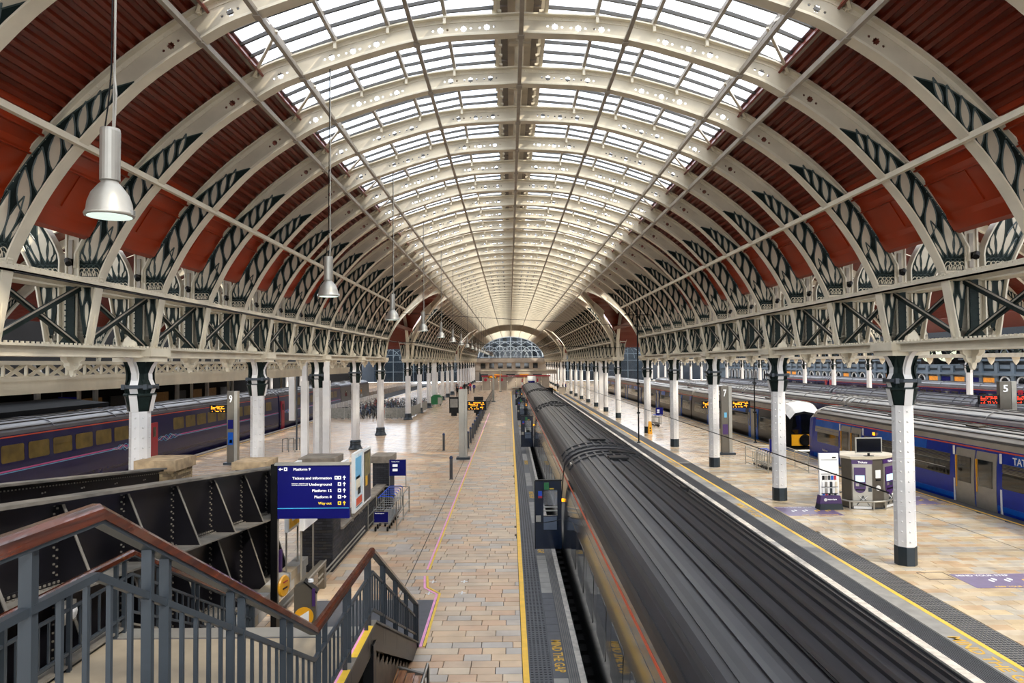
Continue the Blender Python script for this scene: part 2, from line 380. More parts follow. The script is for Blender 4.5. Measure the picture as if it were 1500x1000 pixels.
# haunch coordinates
HI = smoothpath([(9.83, 7.62), (9.62, 8.05), (9.32, 8.65), (8.98, 9.18), (8.48, 9.82), (7.95, 10.42), (7.36, 10.98)], 6)
HO = smoothpath([(10.33, 7.62), (10.31, 8.15), (10.0, 8.78), (9.62, 9.34), (9.2, 9.88), (8.62, 10.52), (8.0, 11.1)], 6)
def along(path, t):
    L = [0]
    for a, b in zip(path, path[1:]): L.append(L[-1]+(Vector(b)-Vector(a)).length)
    s = t*L[-1]
    for i in range(len(path)-1):
        if s <= L[i+1]+1e-9:
            k = (s-L[i])/(L[i+1]-L[i]); return Vector(path[i]).lerp(Vector(path[i+1]), k)
    return Vector(path[-1])
def hp(t, v): return along(HI, t).lerp(along(HO, t), v)
LEAVES = [(.085, .74, .14, .965, .055), (.085, .66, .225, .95, .085), (.085, .52, .33, .86, .11), (.085, .34, .31, .40, .085), (.085, .2, .2, .14, .04),
          (.21, .10, .455, .88, .135), (.33, .12, .57, .86, .13), (.45, .12, .675, .84, .12), (.555, .12, .765, .82, .105), (.65, .12, .845, .82, .09), (.735, .12, .92, .76, .075), (.81, .12, .975, .62, .055)]
def leaf(t0, v0, t1, v1, w_, n=7, curve=.10):
    a = hp(t0, v0); b = hp(t1, v1); m = hp((t0+t1)/2, min(.95, (v0+v1)/2)); d = (b-a); L = d.length; d.normalize(); nn = Vector((-d.y, d.x))
    L_, R_ = [], []
    for k in range(n+1):
        s = k/n; c = a*(1-s)**2+(m*2-(a+b)/2)*2*s*(1-s)+b*s*s; ww = w_*math.sin(PI*s**.85)
        L_.append(c+nn*ww); R_.append(c-nn*ww)
    return [tuple(p) for p in L_], [tuple(p) for p in R_]
def scroll_mesh(sg, ucol=None):
    # sg=+1 right haunch, -1 left; ucol mirrors about the column line for the neighbouring span
    def T(p):
        u = p[0] if ucol is None else 2*(UC+.1)-p[0]
        return (sg*u, p[1])
    mb = MB(); yb, yf = -.014, -.034
    n = 26; a = []; b = []
    for k in range(n+1):
        t = k/n; vm = .965 if t < .70 else .965-(t-.70)/.30*.40
        if k >= n-1: vm = .42 if k == n-1 else .16
        a.append(T(hp(t, .03))); b.append(T(hp(t, vm)))
    mb.ribbon(a, b, yf, yb, GREEN)
    for lf in LEAVES:
        L_, R_ = leaf(*lf); L_ = [T(p) for p in L_]; R_ = [T(p) for p in R_]
        vs_ = [(p[0], yf-.004, p[1]) for p in L_]+[(p[0], yf-.004, p[1]) for p in R_]; m_ = len(L_)
        mb.add(vs_, [(i, i+1, m_+i+1, m_+i) for i in range(m_-1)], CREAM2)
        for side in (L_, R_):
            mb.tube([(p[0], yf-.008, p[1]) for p in side], .017, GREENR, 4, False)
    for e_ in (a, b): mb.tube([(p[0], yf-.004, p[1]) for p in e_], .016, GREENR, 4, False)
    # interlaced arcs over the moulding
    for c in (.12, .36, .60, .84):
        for r in (.135, .095, .05):
            pts = []
            for k in range(9):
                an = PI*k/8; q = (interp([(0, 9.86), (1, 10.31)], c)+r*math.cos(an), 7.66+r*2.0*math.sin(an)); q = (min(max(q[0], 9.74), 10.34), q[1]); pts.append(T(q))
            mb.tube([(p[0], yf-.008, p[1]) for p in pts], .012, CREAM if r > .06 and r < .1 or r < .06 else GREENR, 4, False)
    # moulding
    x0, x1 = sorted((T((9.78, 0))[0], T((10.42, 0))[0]))
    mb.box((x0, -.10, 7.54), (x1, .02, 7.62), CREAM); mb.box((x0-.02, -.12, 7.60), (x1+.02, .02, 7.635), CREAM)
    # tapered lower panel with pointed openings
    P_ = [T(p) for p in ((9.86, 7.5), (10.36, 7.5), (10.2, 6.3), (10.13, 6.3))]
    mb.ribbon([P_[0], P_[3]], [P_[1], P_[2]], yf, yb, GREEN)
    for cu, z0, z1, wd in ((9.99, 6.98, 7.44, .055), (10.22, 6.98, 7.44, .055), (10.12, 6.48, 7.08, .055)):
        L_ = []; R_ = []
        for k in range(7):
            s = k/6; ww = wd*min(1, .25+1.6*s)*math.sqrt(max(.02, 1-max(0, (s-.72)/.28)**2)); z = z0+(z1-z0)*s
            L_.append(T((cu-ww, z))); R_.append(T((cu+ww, z)))
        mb.add([(p[0], yf-.004, p[1]) for p in L_]+[(p[0], yf-.004, p[1]) for p in R_], [(i, i+1, 8+i, 7+i) for i in range(6)], CREAM2)
        for side in (L_, R_): mb.tube([(p[0], yf-.006, p[1]) for p in side], .014, GREENR, 4, False)
    c = T((10.155, 6.26)); mb.lathe([(.0, -.05), (.03, 0), (.0, .06)], (c[0], -.05, c[1]), GREEN, 6)
    # back face of the same panel, plainer
    mb.ribbon(a, b, .014, .03, GREEN)
    return fixn(mb.mesh('scrollwork'))

# ribs of the span over the camera
WEB = {k: web_mesh(k) for k in (11, 8.7, 6.75)}
FI = {k: flange_mesh('in', k) for k in (11, 8.7, 6.75)}; FO = {k: flange_mesh('out', k) for k in (11, 8.7, 6.75)}
SCL, SCR = scroll_mesh(-1), scroll_mesh(1)
TR = [(Y1+4*CS, Y1+4*CS+5*RS), (Y1+4*CS+5*RS+6*CS, Y1+4*CS+10*RS+6*CS)]     # the two transept openings
def in_tr(y):
    for a, b in TR:
        if a+.5 < y < b-.5: return (a, b)
NR = int((214-Y1)/RS)+6
RIBY = [Y1+(i-6)*RS for i in range(NR+1) if Y1+(i-6)*RS < 214]
for i, y in enumerate(RIBY):
    t = in_tr(y); lim = 11
    if t:
        d = abs(y-(t[0]+t[1])/2); lim = 8.7 if d > 3 else 6.75
    vis = i-3
    if 0 <= vis < 20: lab, g = 'cream arched roof rib with leaf scrollwork on its haunches, %s from the viewer' % ORD[vis], 'arched roof ribs'
    elif vis < 0: lab, g = 'arched roof rib directly over the footbridge, mostly above the view', 'arched roof ribs'
    else: lab, g = 'far arched cream roof rib, one of the closely stacked ribs towards the end screen', 'far arched roof ribs'
    r = thing('roof_rib', lab, 'roof rib', (XC, y, 0), 0, g)
    ob('rib_web', WEB[lim], r); ob('inner_flange', FI[lim], r); ob('outer_flange', FO[lim], r)
    if lim == 11: ob('scrollwork', SCL, r, label='dark green leaf scrollwork'); ob('scrollwork', SCR, r, label='dark green leaf scrollwork')

# longitudinal purlins
def purlin(u, z, w_, h_, m, label, segs):
    t = thing('purlin', label, 'purlin', (XC, 0, 0), 0, 'longitudinal roof purlins')
    mb = MB()
    for a, b in segs: mb.box((u-w_/2, a, z-h_/2), (u+w_/2, b, z+h_/2), m); mb.box((u-w_*.15, a, z+h_/2), (u+w_*.15, b, z+h_*2), m)
    mb.build('purlin_bar', t)
    jp = MB().box((u-w_*.8, -.1, z-h_*.8), (u+w_*.8, .1, z-h_*.4), m).mesh('joint_plate')
    for y in RIBY[2:16]: ob('joint_plate', jp, t, (0, y, 0))
ye = 213.5
purlin(0, 13.27, .10, .06, PURL, 'dark taupe purlin running along the crown of the vault', [(0, ye)])
for u, z, nm in ((2.45, 13.08, 'beside the crown'), (5.12, 12.28, 'halfway down the glazing'), (6.19, 11.76, 'at the lower edge of the glazing')):
    for sg, sd in ((-1, 'lamp side'), (1, 'train roof side')):
        purlin(sg*u, z, .09, .06, PURL, 'taupe purlin %s on the %s' % (nm, 'lamp side' if sg < 0 else 'side away from the lamps'), [(0, ye)])
ysegs = [(0, TR[0][0]), (TR[0][1], TR[1][0]), (TR[1][1], ye)]
for sg in (-1, 1):
    t = thing('haunch_tie', 'long cream tie rail crossing the rib haunches on the side %s the pendant lamps' % ('of' if sg < 0 else 'opposite'), 'tie rail', (XC, 0, 0), 0, 'haunch tie rails')
    mb = MB()
    for a, b in ysegs: mb.box((sg*8.45-.05, a, 9.74), (sg*8.45+.05, b, 9.80), CREAM); mb.box((sg*8.45-.012, a, 9.80), (sg*8.45+.012, b, 9.88), CREAM)
    mb.build('tie_bar', t)
    st = MB().bar((sg*8.45, -RS/2+.1, 9.77), (sg*8.98, -.05, 10.15), .07, .07, CREAM).mesh('stay')
    for y in RIBY:
        if not in_tr(y): ob('stay', st, t, (0, y+RS, 0))

# ------------------------------------------------------------------ glazing, ridge, red roof sheets
GL = [(.62, 13.98), (1.79, 13.88), (3.12, 13.62), (4.35, 13.26), (5.4, 12.90), (6.2, 12.56)]
ceil = thing('ceiling', 'glazed and red steel vault carried on the arched ribs', None, (XC, 0, 0), 0, None, 'structure')
panes = []
for sg in (-1, 1):
    for (a, b), (c, d) in zip(GL, GL[1:]):
        mb = MB(); y0, y1 = .03, .58
        mb.add([(sg*(a+.03), y0, b), (sg*(c-.03), y0, d), (sg*(c-.03), y1, d), (sg*(a+.03), y1, b)], [(0, 1, 2, 3)], GLASS)
        mb.add([(sg*(a+.03), y0, b+.012), (sg*(c-.03), y0, d+.012), (sg*(c-.03), y1, d+.012), (sg*(a+.03), y1, b+.012)], [(0, 1, 2, 3)], GLASS)
        me = MB(); P8 = [(sg*(a+.03), b), (sg*(c-.03), d)]
        m2 = MB(); m2.add([(P8[0][0], y0, P8[0][1]), (P8[1][0], y0, P8[1][1]), (P8[1][0], y1, P8[1][1]), (P8[0][0], y1, P8[0][1]),
             (P8[0][0], y0, P8[0][1]+.01), (P8[1][0], y0, P8[1][1]+.01), (P8[1][0], y1, P8[1][1]+.01), (P8[0][0], y1, P8[0][1]+.01)],
             [(0, 3, 2, 1), (4, 5, 6, 7), (0, 1, 5, 4), (1, 2, 6, 5), (2, 3, 7, 6), (3, 0, 4, 7)], GLASS)
        panes.append(m2.mesh('roof_pane'))
BARM = mat('dark_glazing_bar', '3c3832', .5)
bar1 = MB()
for sg in (-1, 1):
    pl = [(sg*u, 0, z-.03) for u, z in GL]
    for a, b in zip(pl, pl[1:]):
        bar1.bar((a[0], -.012, a[2]), (b[0], -.012, b[2]), .018, .08, BARM, (0, 0, 1)); bar1.bar((a[0], .045, a[2]), (b[0], .045, b[2]), .014, .06, BARM, (0, 0, 1))
BAR = bar1.mesh('glazing_bar')
raft = MB()
for sg in (-1, 1):
    for u, z in GL[1:]:
        raft.box((sg*u-.04, .02, z-.16), (sg*u+.04, RS-.02, z-.05), PURL)
        zi = interp(OUT, u)
        for yy in (.1, RS-.1): raft.box((sg*u-.035, yy-.04, zi-.1), (sg*u+.035, yy+.04, z-.1), CREAM)
    raft.bar((sg*5.25, RS*.5, 12.7), (sg*6.25, RS-.1, 12.3), .06, .05, CREAM)
    raft.bar((sg*5.12, .1, 12.28), (sg*5.4, RS*.5, 12.85), .05, .05, CREAM)
RAFT = raft.mesh('rafter_set')
ridge = MB()
for sg in (-1, 1):
    ridge.box((sg*.60-.04, 0, 13.78), (sg*.60+.04, RS, 13.93), CREAM)
    ridge.box((sg*.40-.09, .05, 13.98), (sg*.40+.09, RS-.05, 14.05), mat('ridge_brown', '6a6056', .6) if sg < 0 else bpy.data.materials['ridge_brown'])
    for k in range(5): ridge.box((sg*.56-.12, k*.61+.05, 13.86), (sg*.56+.10, k*.61+.13, 13.92), CREAM)
ridge.tube([(0, 0, 14.0), (0, RS, 14.0)], .13, CREAM2, 10)
ridge.box((-.28, .4, 13.84), (.28, .55, 13.9), CREAM2); ridge.box((-.28, 1.7, 13.84), (.28, 1.85, 13.9), CREAM2)
ridge.box((-.62, 0, 14.16), (.62, RS, 14.22), CREAM2)
RIDGE = ridge.mesh('ridge_walkway')
# corrugated sheet per bay, following the outer flange
def arc_pts(u0, z0, u1, z1, path):
    return [(u, z) for u, z in path if u0 <= u <= u1]
def corr(sg, u0, u1, y0, y1, mb, pitch=.235, dep=.085, m=REDC, off=.06, path=None, tf=None):
    base = offset([p for p in (path or outp) if u0 <= p[0] <= u1], off)
    L = sum((Vector(b)-Vector(a)).length for a, b in zip(base, base[1:])); n = int(L/pitch); pts = []
    for k in range(n):
        for f, hgt in ((0, 0), (.35, 0), (.5, dep), (.85, dep)):
            t = (k+f)/n; p = along(base, t); q = along(base, min(1, t+.02)); d = (q-p).normalized() if (q-p).length > 1e-6 else Vector((1, 0)); nn = Vector((-d.y, d.x)); p = p+nn*hgt; pts.append(p)
    pts.append(Vector(base[-1]))
    vs_ = []; fs = []
    for p in pts:
        x = sg*p.x if tf is None else tf(p.x)
        vs_ += [(x, y0, p.y), (x, y1, p.y)]
    for i in range(len(pts)-1): fs.append((2*i, 2*i+1, 2*i+3, 2*i+2))
    mb.add(vs_, fs, m); return mb
CORR = {}; CAS = {}
for sg in (-1, 1):
    mb = corr(sg, 6.12, 9.0, 0, RS, MB(), off=.034); CORR[sg] = mb.mesh('corrugated_sheet')
    cs = MB()
    pl = [(8.93, 10.33), (9.10, 10.12), (9.14, 9.98), (9.33, 9.78), (9.37, 9.68), (9.84, 8.93), (9.88, 8.80), (10.02, 8.56), (10.14, 8.50)]
    pl = [(u, z) for u, z in pl]
    vs_ = []
    for u, z in pl: vs_ += [(sg*u, .12, z), (sg*u, RS-.12, z)]
    cs.add(vs_, [(2*i, 2*i+1, 2*i+3, 2*i+2) for i in range(len(pl)-1)], RED)
    cs.box((min(sg*9.12, sg*9.22), .1, 9.93), (max(sg*9.12, sg*9.22), RS-.1, 9.97), RED)
    cs.box((min(sg*9.36, sg*9.42), .1, 9.6), (max(sg*9.36, sg*9.42), RS-.1, 9.63), RED)
    cs.bar((sg*9.40, RS*.5, 9.62), (sg*9.80, RS*.5, 8.97), .02, .03, RED)
    cs.box((sg*9.0-.06, 0.02, 9.7), (sg*9.0+.2*sg*sg, .12, 10.1), RED) if False else None
    CAS[sg] = cs.mesh('cassette_panel')
fas = {}
for sg in (-1, 1):
    f_ = MB(); f_.bar((sg*6.12, .02, 12.44), (sg*6.12, RS-.02, 12.44), .05, .26, REDC, (sg*.5, 0, .85)); f_.bar((sg*6.3, .02, 12.50), (sg*6.3, RS-.02, 12.50), .46, .03, REDC, (sg*.5, 0, .85)); fas[sg] = f_.mesh('red_edge_board')
for i, y in enumerate(RIBY[:-1]):
    near = 10 < y < 29
    for k in range(5): ob('glazing_bar', BAR, ceil, (0, y+k*RS/5, 0)) if i < 50 else None
    if near:
        for k in range(5):
            for p in panes: ob('roof_pane', p, ceil, (0, y+k*RS/5, 0))
    ob('rafter_set', RAFT, ceil, (0, y, 0)); ob('ridge_walkway', RIDGE, ceil, (0, y, 0))
    for sg in (-1, 1):
        ym = y+RS/2; t = in_tr(ym)
        if not t:
            ob('corrugated_sheet', CORR[sg], ceil, (0, y, 0)); ob('cassette_panel', CAS[sg], ceil, (0, y, 0))
        elif abs(ym-(t[0]+t[1])/2) > 4: 
            key = ('c', sg)
            if key not in CORR: CORR[key] = corr(sg, 6.12, 7.9, 0, RS, MB(), off=.034).mesh('corrugated_sheet')
            ob('corrugated_sheet', CORR[key], ceil, (0, y, 0))
        ob('red_edge_board', fas[sg], ceil, (0, y, 0))
def glsheet(m, y0, y1):
    mb = MB()
    for sg in (-1, 1):
        for (a, b), (c, d) in zip(GL, GL[1:]): mb.add([(sg*a, y0, b), (sg*c, y0, d), (sg*c, y1, d), (sg*a, y1, b)], [(0, 1, 2, 3)], m)
    return mb
for sg in (-1, 1):
    MB().box((min(sg*9.98, sg*10.95), -6, 8.86), (max(sg*9.98, sg*10.95), 213, 9.02), REDC).box((min(sg*9.98, sg*10.02), -6, 8.7), (max(sg*9.98, sg*10.02), 213, 8.86), REDC).build('valley_gutter', ceil)
for k in range(8):  # unseen roof bays behind the camera, added to cut the light from behind
    y = RIBY[0]-(k+1)*RS
    ob('rafter_set', RAFT, ceil, (0, y, 0)); ob('ridge_walkway', RIDGE, ceil, (0, y, 0))
    for sg in (-1, 1): ob('corrugated_sheet', CORR[sg], ceil, (0, y, 0)); ob('cassette_panel', CAS[sg], ceil, (0, y, 0)); ob('red_edge_board', fas[sg], ceil, (0, y, 0))
glsheet(GLASS, -24, RIBY[2]).build('roof_glazing', ceil, kind='stuff')
yb = [y for y in RIBY if 10 < y < 29][-1]+RS
glsheet(GLASS, yb, 52).build('roof_glazing', ceil, kind='stuff')
glsheet(FROST, 52, 214.4).build('roof_glazing', ceil, kind='stuff')
bd = glsheet(STUCCO, 146, 172); bd.v = [(a, b, c-.03) for a, b, c in bd.v]; bd.build('roof_boarding', ceil)

# ------------------------------------------------------------------ arcades: girders, stanchions, braces, pendants
def arcade(sg):
    t = thing('arcade_girder', 'cream riveted lattice girder above the column row %s' % ('with the parked violet blue train beyond' if sg < 0 else 'on the platform with the ticket kiosk'), 'girder', (XC, 0, 0), 0, 'arcade girders')
    top, bot = MB(), MB()
    for a, b in ysegs:
        a = max(a, 2)
        x0, x1 = sorted((sg*9.80, sg*10.36))
        top.box((x0, a, 7.40), (x1, b, 7.44), CREAM); top.box((min(sg*9.80, sg*9.84), a, 7.40), (max(sg*9.80, sg*9.84), b, 7.56), CREAM)
        x0, x1 = sorted((sg*10.60, sg*11.1)); top.box((x0, a, 7.40), (x1, b, 7.44), CREAM); top.box((min(sg*11.06, sg*11.1), a, 7.40), (max(sg*11.06, sg*11.1), b, 7.56), CREAM)
        x0, x1 = sorted((sg*10.02, sg*10.88)); bot.box((x0, a, 6.0), (x1, b, 6.05), CREAM)
        x0, x1 = sorted((sg*10.14, sg*10.76)); bot.box((x0, a, 5.82), (x1, b, 6.0), CREAM2)
        x0, x1 = sorted((sg*10.10, sg*10.80)); bot.box((x0, a, 5.79), (x1, b, 5.83), CREAM)
        n = int((min(b, 60)-a)/.16)
        for k in range(n):
            y = a+k*.16; bot.box((min(sg*10.03, sg*10.07), y, 6.05), (max(sg*10.03, sg*10.07), y+.05, 6.09), CREAM); top.box((min(sg*9.785, sg*9.8), y, 7.52), (max(sg*9.785, sg*9.8), y+.03, 7.55), CREAM)
    top.build('top_chord', t); bot.build('bottom_chord', t)
    b1 = MB().bar((sg*10.25, .1, 6.1), (sg*10.25, RS-.1, 7.38), .06, .13, GREEN); b1.bar((sg*10.21, .1, 6.16), (sg*10.21, RS-.1, 7.44), .02, .03, PURL)
    b2 = MB().bar((sg*10.33, .1, 7.38), (sg*10.33, RS-.1, 6.1), .06, .13, GREEN); b2.bar((sg*10.28, .1, 7.38), (sg*10.28, RS-.1, 6.1), .02, .03, PURL)
    B1, B2 = b1.mesh('brace'), b2.mesh('brace')
    st = MB(); st.box((sg*10.45-.05, -.11, 6.05), (sg*10.45+.05, .11, 7.42), GREEN); st.box((sg*10.45-.10, -.13, 6.05), (sg*10.45+.10, -.10, 7.42), GREEN)
    st.prism([(sg*10.45-.3, 6.05), (sg*10.45+.3, 6.05), (sg*10.45+.1, 6.3), (sg*10.45-.1, 6.3)], 'y', -.135, -.10, GREEN)
    for z in [6.2+.13*k for k in range(9)]: st.box((sg*10.45-.12, -.145, z), (sg*10.45-.07, -.13, z+.03), GREEN); st.box((sg*10.45+.07, -.145, z), (sg*10.45+.10, -.13, z+.03), GREEN)
    ST = st.mesh('stanchion')
    wp = MB()
    # transverse cream plate below the moulding with curved feet, post between the fans above
    x = sg*UC
    wp.prism([(x-.52, 7.42), (x+.52, 7.42), (x+.50, 6.25), (x+.44, 6.10), (x+.3, 6.05), (x-.3, 6.05), (x-.44, 6.10), (x-.50, 6.25)], 'y', -.012, .012, CREAM)
    wp.box((x-.16, -.05, 7.45), (x+.16, .05, 8.75), CREAM2); wp.box((x-.16, -.08, 7.45), (x-.12, .08, 8.8), CREAM); wp.box((x+.12, -.08, 7.45), (x+.16, .08, 8.8), CREAM)
    wp.box((x-.07, -.1, 7.7), (x+.02, -.05, 8.5), PURL); wp.box((x-.22, -.11, 7.42), (x+.22, .08, 7.5), CREAM)
    for k in range(10):
        for e in (-.42, -.30, .30, .42): wp.box((x+e-.012, -.03, 6.3+k*.11), (x+e+.012, -.012, 6.325+k*.11), CREAM)
    WP = wp.mesh('web_plate')
    pd = MB()
    prof = [(-.44, 5.66), (.44, 5.66), (.42, 5.55), (.30, 5.47), (.30, 5.38), (.22, 5.28), (.12, 5.26), (.07, 5.12), (0, 5.05), (-.07, 5.12), (-.12, 5.26), (-.22, 5.28), (-.30, 5.38), (-.30, 5.47), (-.42, 5.55)]
    prof = [(a*.72, 5.80-(5.66-b)*.78) for a, b in prof]
    pd.prism([(x+a*.85, b) for a, b in prof], 'y', -.05, .05, CREAM)
    pd.prism([(a, b) for a, b in prof], 'x', x-.05, x+.05, CREAM) 
    for e in (-.1, .1):
        for z in (5.60, 5.64): pd.box((x+e-.05, -.06, z), (x+e+.05, -.05, z+.012), PURL)
    PD = pd.mesh('pendant')
    for e in (SCROLLM[sg],): pass
    for i, y in enumerate(RIBY):
        if y < 6 or in_tr(y): continue
        ob('stanchion', ST, t, (0, y, 0)); ob('web_plate', WP, t, (0, y, 0))
        if not in_tr(y+RS/2): ob('brace', B1, t, (0, y, 0)); ob('brace', B2, t, (0, y, 0))
        kk = (y-Y1)/RS
        if not any(abs(y-c) < .6 for c in COLY): ob('pendant', PD, t, (0, y, 0))
    lm = MB(); lm.tube([(sg*10.3, -.3, 8.0), (sg*10.2, -.42, 7.9)], .07, BLACK, 8); lm.box((sg*10.3-.02, -.32, 7.9), (sg*10.3+.02, -.02, 8.05), BLACK)
    LM = lm.mesh('floodlight')
    for y in RIBY[2:12]: ob('floodlight', LM, t, (sg*.12, y, 0), label='small black floodlight')
COLY = [Y1+k*CS for k in range(-1, 5)]+[TR[0][1]+k*CS for k in range(7)]+[TR[1][1]+k*CS for k in range(8)]
SCROLLM = {1: scroll_mesh(1, 1), -1: scroll_mesh(-1, 1)}
arcade(-1); arcade(1)

# ------------------------------------------------------------------ columns
def column_parts(t, kind, rivets=True):
    sh = MB(); R = .275
    sh.lathe([(R, .5), (R*.97, 4.35)], (0, 0, 0), WHITE, 8, PI/8)
    sh.build('shaft', t)
    if rivets:
        rv = MB()
        for k in range(8):
            a = PI/4*k; nx, ny = math.cos(a), math.sin(a)
            for j in range(14):
                for off in ((-.0,) if True else (0,)):
                    z = .65+j*.27; c = Vector((nx*(R*.915), ny*(R*.915), z)); tx = Vector((-ny, nx, 0))
                    for e in (-.0,):
                        p = c+tx*e; s = .026
                        rv.add([p-tx*s-Vector((0, 0, s)), p+tx*s-Vector((0, 0, s)), p+tx*s+Vector((0, 0, s)), p-tx*s+Vector((0, 0, s)), p+Vector((nx, ny, 0))*.034], [(0, 1, 4), (1, 2, 4), (2, 3, 4), (3, 0, 4)], WHITE)
        for z in (1.6, 2.9): rv.lathe([(R*1.005, z), (R*1.015, z+.01), (R*1.005, z+.02)], (0, 0, 0), WHITE, 8, PI/8)
        rv.build('rivets', t)
    b = MB()
    if kind == 'plain': b.lathe([(R*1.03, 0), (R*1.03, .5), (R, .51)], (0, 0, 0), BASE, 8, PI/8)
    else: b.lathe([(.46, 0), (.46, .06), (.40, .14), (.34, .30), (.36, .36), (.33, .42), (.36, .50), (.33, .58), (.28, .62)], (0, 0, 0), BASE, 16)
    b.build('base', t)
    c = MB()
    # capital: dark fluted sides round a white core strip
    c.lathe([(.27, 4.33), (.34, 4.62), (.37, 4.78)], (0, 0, 0), GREEN, 8, PI/8)
    for nx, ny in ((1, 0), (-1, 0), (0, 1), (0, -1)):
        prof = [(.30, 4.78), (.36, 4.95), (.34, 5.05), (.27, 5.2), (.26, 5.36), (.34, 5.55), (.43, 5.68)]
        for s in (-1, 1):
            pts = []
            for r_, z in prof: pts.append((r_, z))
            # two dark wings each side of the white strip
            w0, w1 = .10*s, .30*s
            vs_ = []
            for r_, z in pts:
                for ww in (w0, w1):
                    rr = r_ if ww == w0 else r_*.72
                    vs_.append((nx*rr-ny*ww, ny*rr+nx*ww, z))
            c.add(vs_, [(2*i, 2*i+1, 2*i+3, 2*i+2) for i in range(len(pts)-1)], GREEN)
        vs_ = []
        for r_, z in [(.285, 4.33), (.34, 4.62), (.38, 4.78)]+prof:
            for ww in (-.11, .11): vs_.append((nx*(r_+.012)-ny*ww, ny*(r_+.012)+nx*ww, z))
        c.add(vs_, [(2*i, 2*i+1, 2*i+3, 2*i+2) for i in range(9)], WHITE)
    c.box((-.22, -.22, 4.7), (.22, .22, 5.66), GREEN)
    me = fixn(c.mesh('capital')); ob('capital', me, t)
    k = MB(); k.lathe([(.44, 4.95), (.46, 4.97), (.46, 5.03), (.44, 5.05)], (0, 0, 0), STEELG, 8, PI/8); k.lathe([(.40, 4.74), (.42, 4.76), (.42, 4.80), (.40, 4.82)], (0, 0, 0), GREEN, 8, PI/8)
    for a in range(4): k.box((.42*math.cos(a*PI/2+PI/4)-.05, .42*math.sin(a*PI/2+PI/4)-.05, 4.93), (.42*math.cos(a*PI/2+PI/4)+.05, .42*math.sin(a*PI/2+PI/4)+.05, 5.07), STEELG)
    k.build('collar', t)
    cp = MB(); cp.box((-.50, -.50, 5.68), (.50, .50, 5.82), CREAM); cp.box((-.56, -.56, 5.82), (.56, .56, 6.04), CREAM)
    cp.build('cap', t)
    br = MB()
    for s in (-1, 1):
        L_ = []; 
        for q in range(7): an = PI/2*q/6; L_.append((s*(.28+.55*(1-math.cos(an))), 4.95+.71*math.sin(an)))
        poly = [(a, b+(b-4.95)*.2) for a, b in L_]+[(s*.28, 5.80)]
        br.prism(poly, 'x', -.07, .07, WHITE)
        br.ribbon([(0, 0)], [(0, 0)], 0, 0, WHITE) if False else None
    br.build('spandrel_bracket', t)
def finial(t, sg):
    f = MB(); f.prism([(-.17, 6.04), (.17, 6.04), (.17, 6.14), (.1, 6.3), (.05, 6.34), (0, 6.46), (-.05, 6.34), (-.1, 6.3), (-.17, 6.14)], 'y', -.62, -.5, CREAM)
    f.build('finial', t)
protos = {}
def make_cols(sg, X, ylist, kinds, where):
    for i, y in enumerate(ylist):
        if y < 12: continue
        kind = kinds(i); key = (kind, i < 9, sg)
        n = i-1
        far = n >= 9
        lab = ('white octagonal iron column, %s from the viewer in the row %s' % (ORD[n], where)) if not far else 'distant white iron column in the row %s' % where
        if key not in protos:
            t = thing('iron_column', lab, 'column', (X, y, 0), 0, 'iron columns '+where)
            column_parts(t, kind, i < 9); finial(t, sg); protos[key] = t
        else: copy_tree(protos[key], None, (X, y, 0), label=lab)
make_cols(-1, XC-UC, COLY, lambda i: 'bell' if i >= 3 else 'plain', 'on the concourse side')
protos.clear()
make_cols(1, XC+UC, COLY, lambda i: 'plain', 'behind the dark coaches')

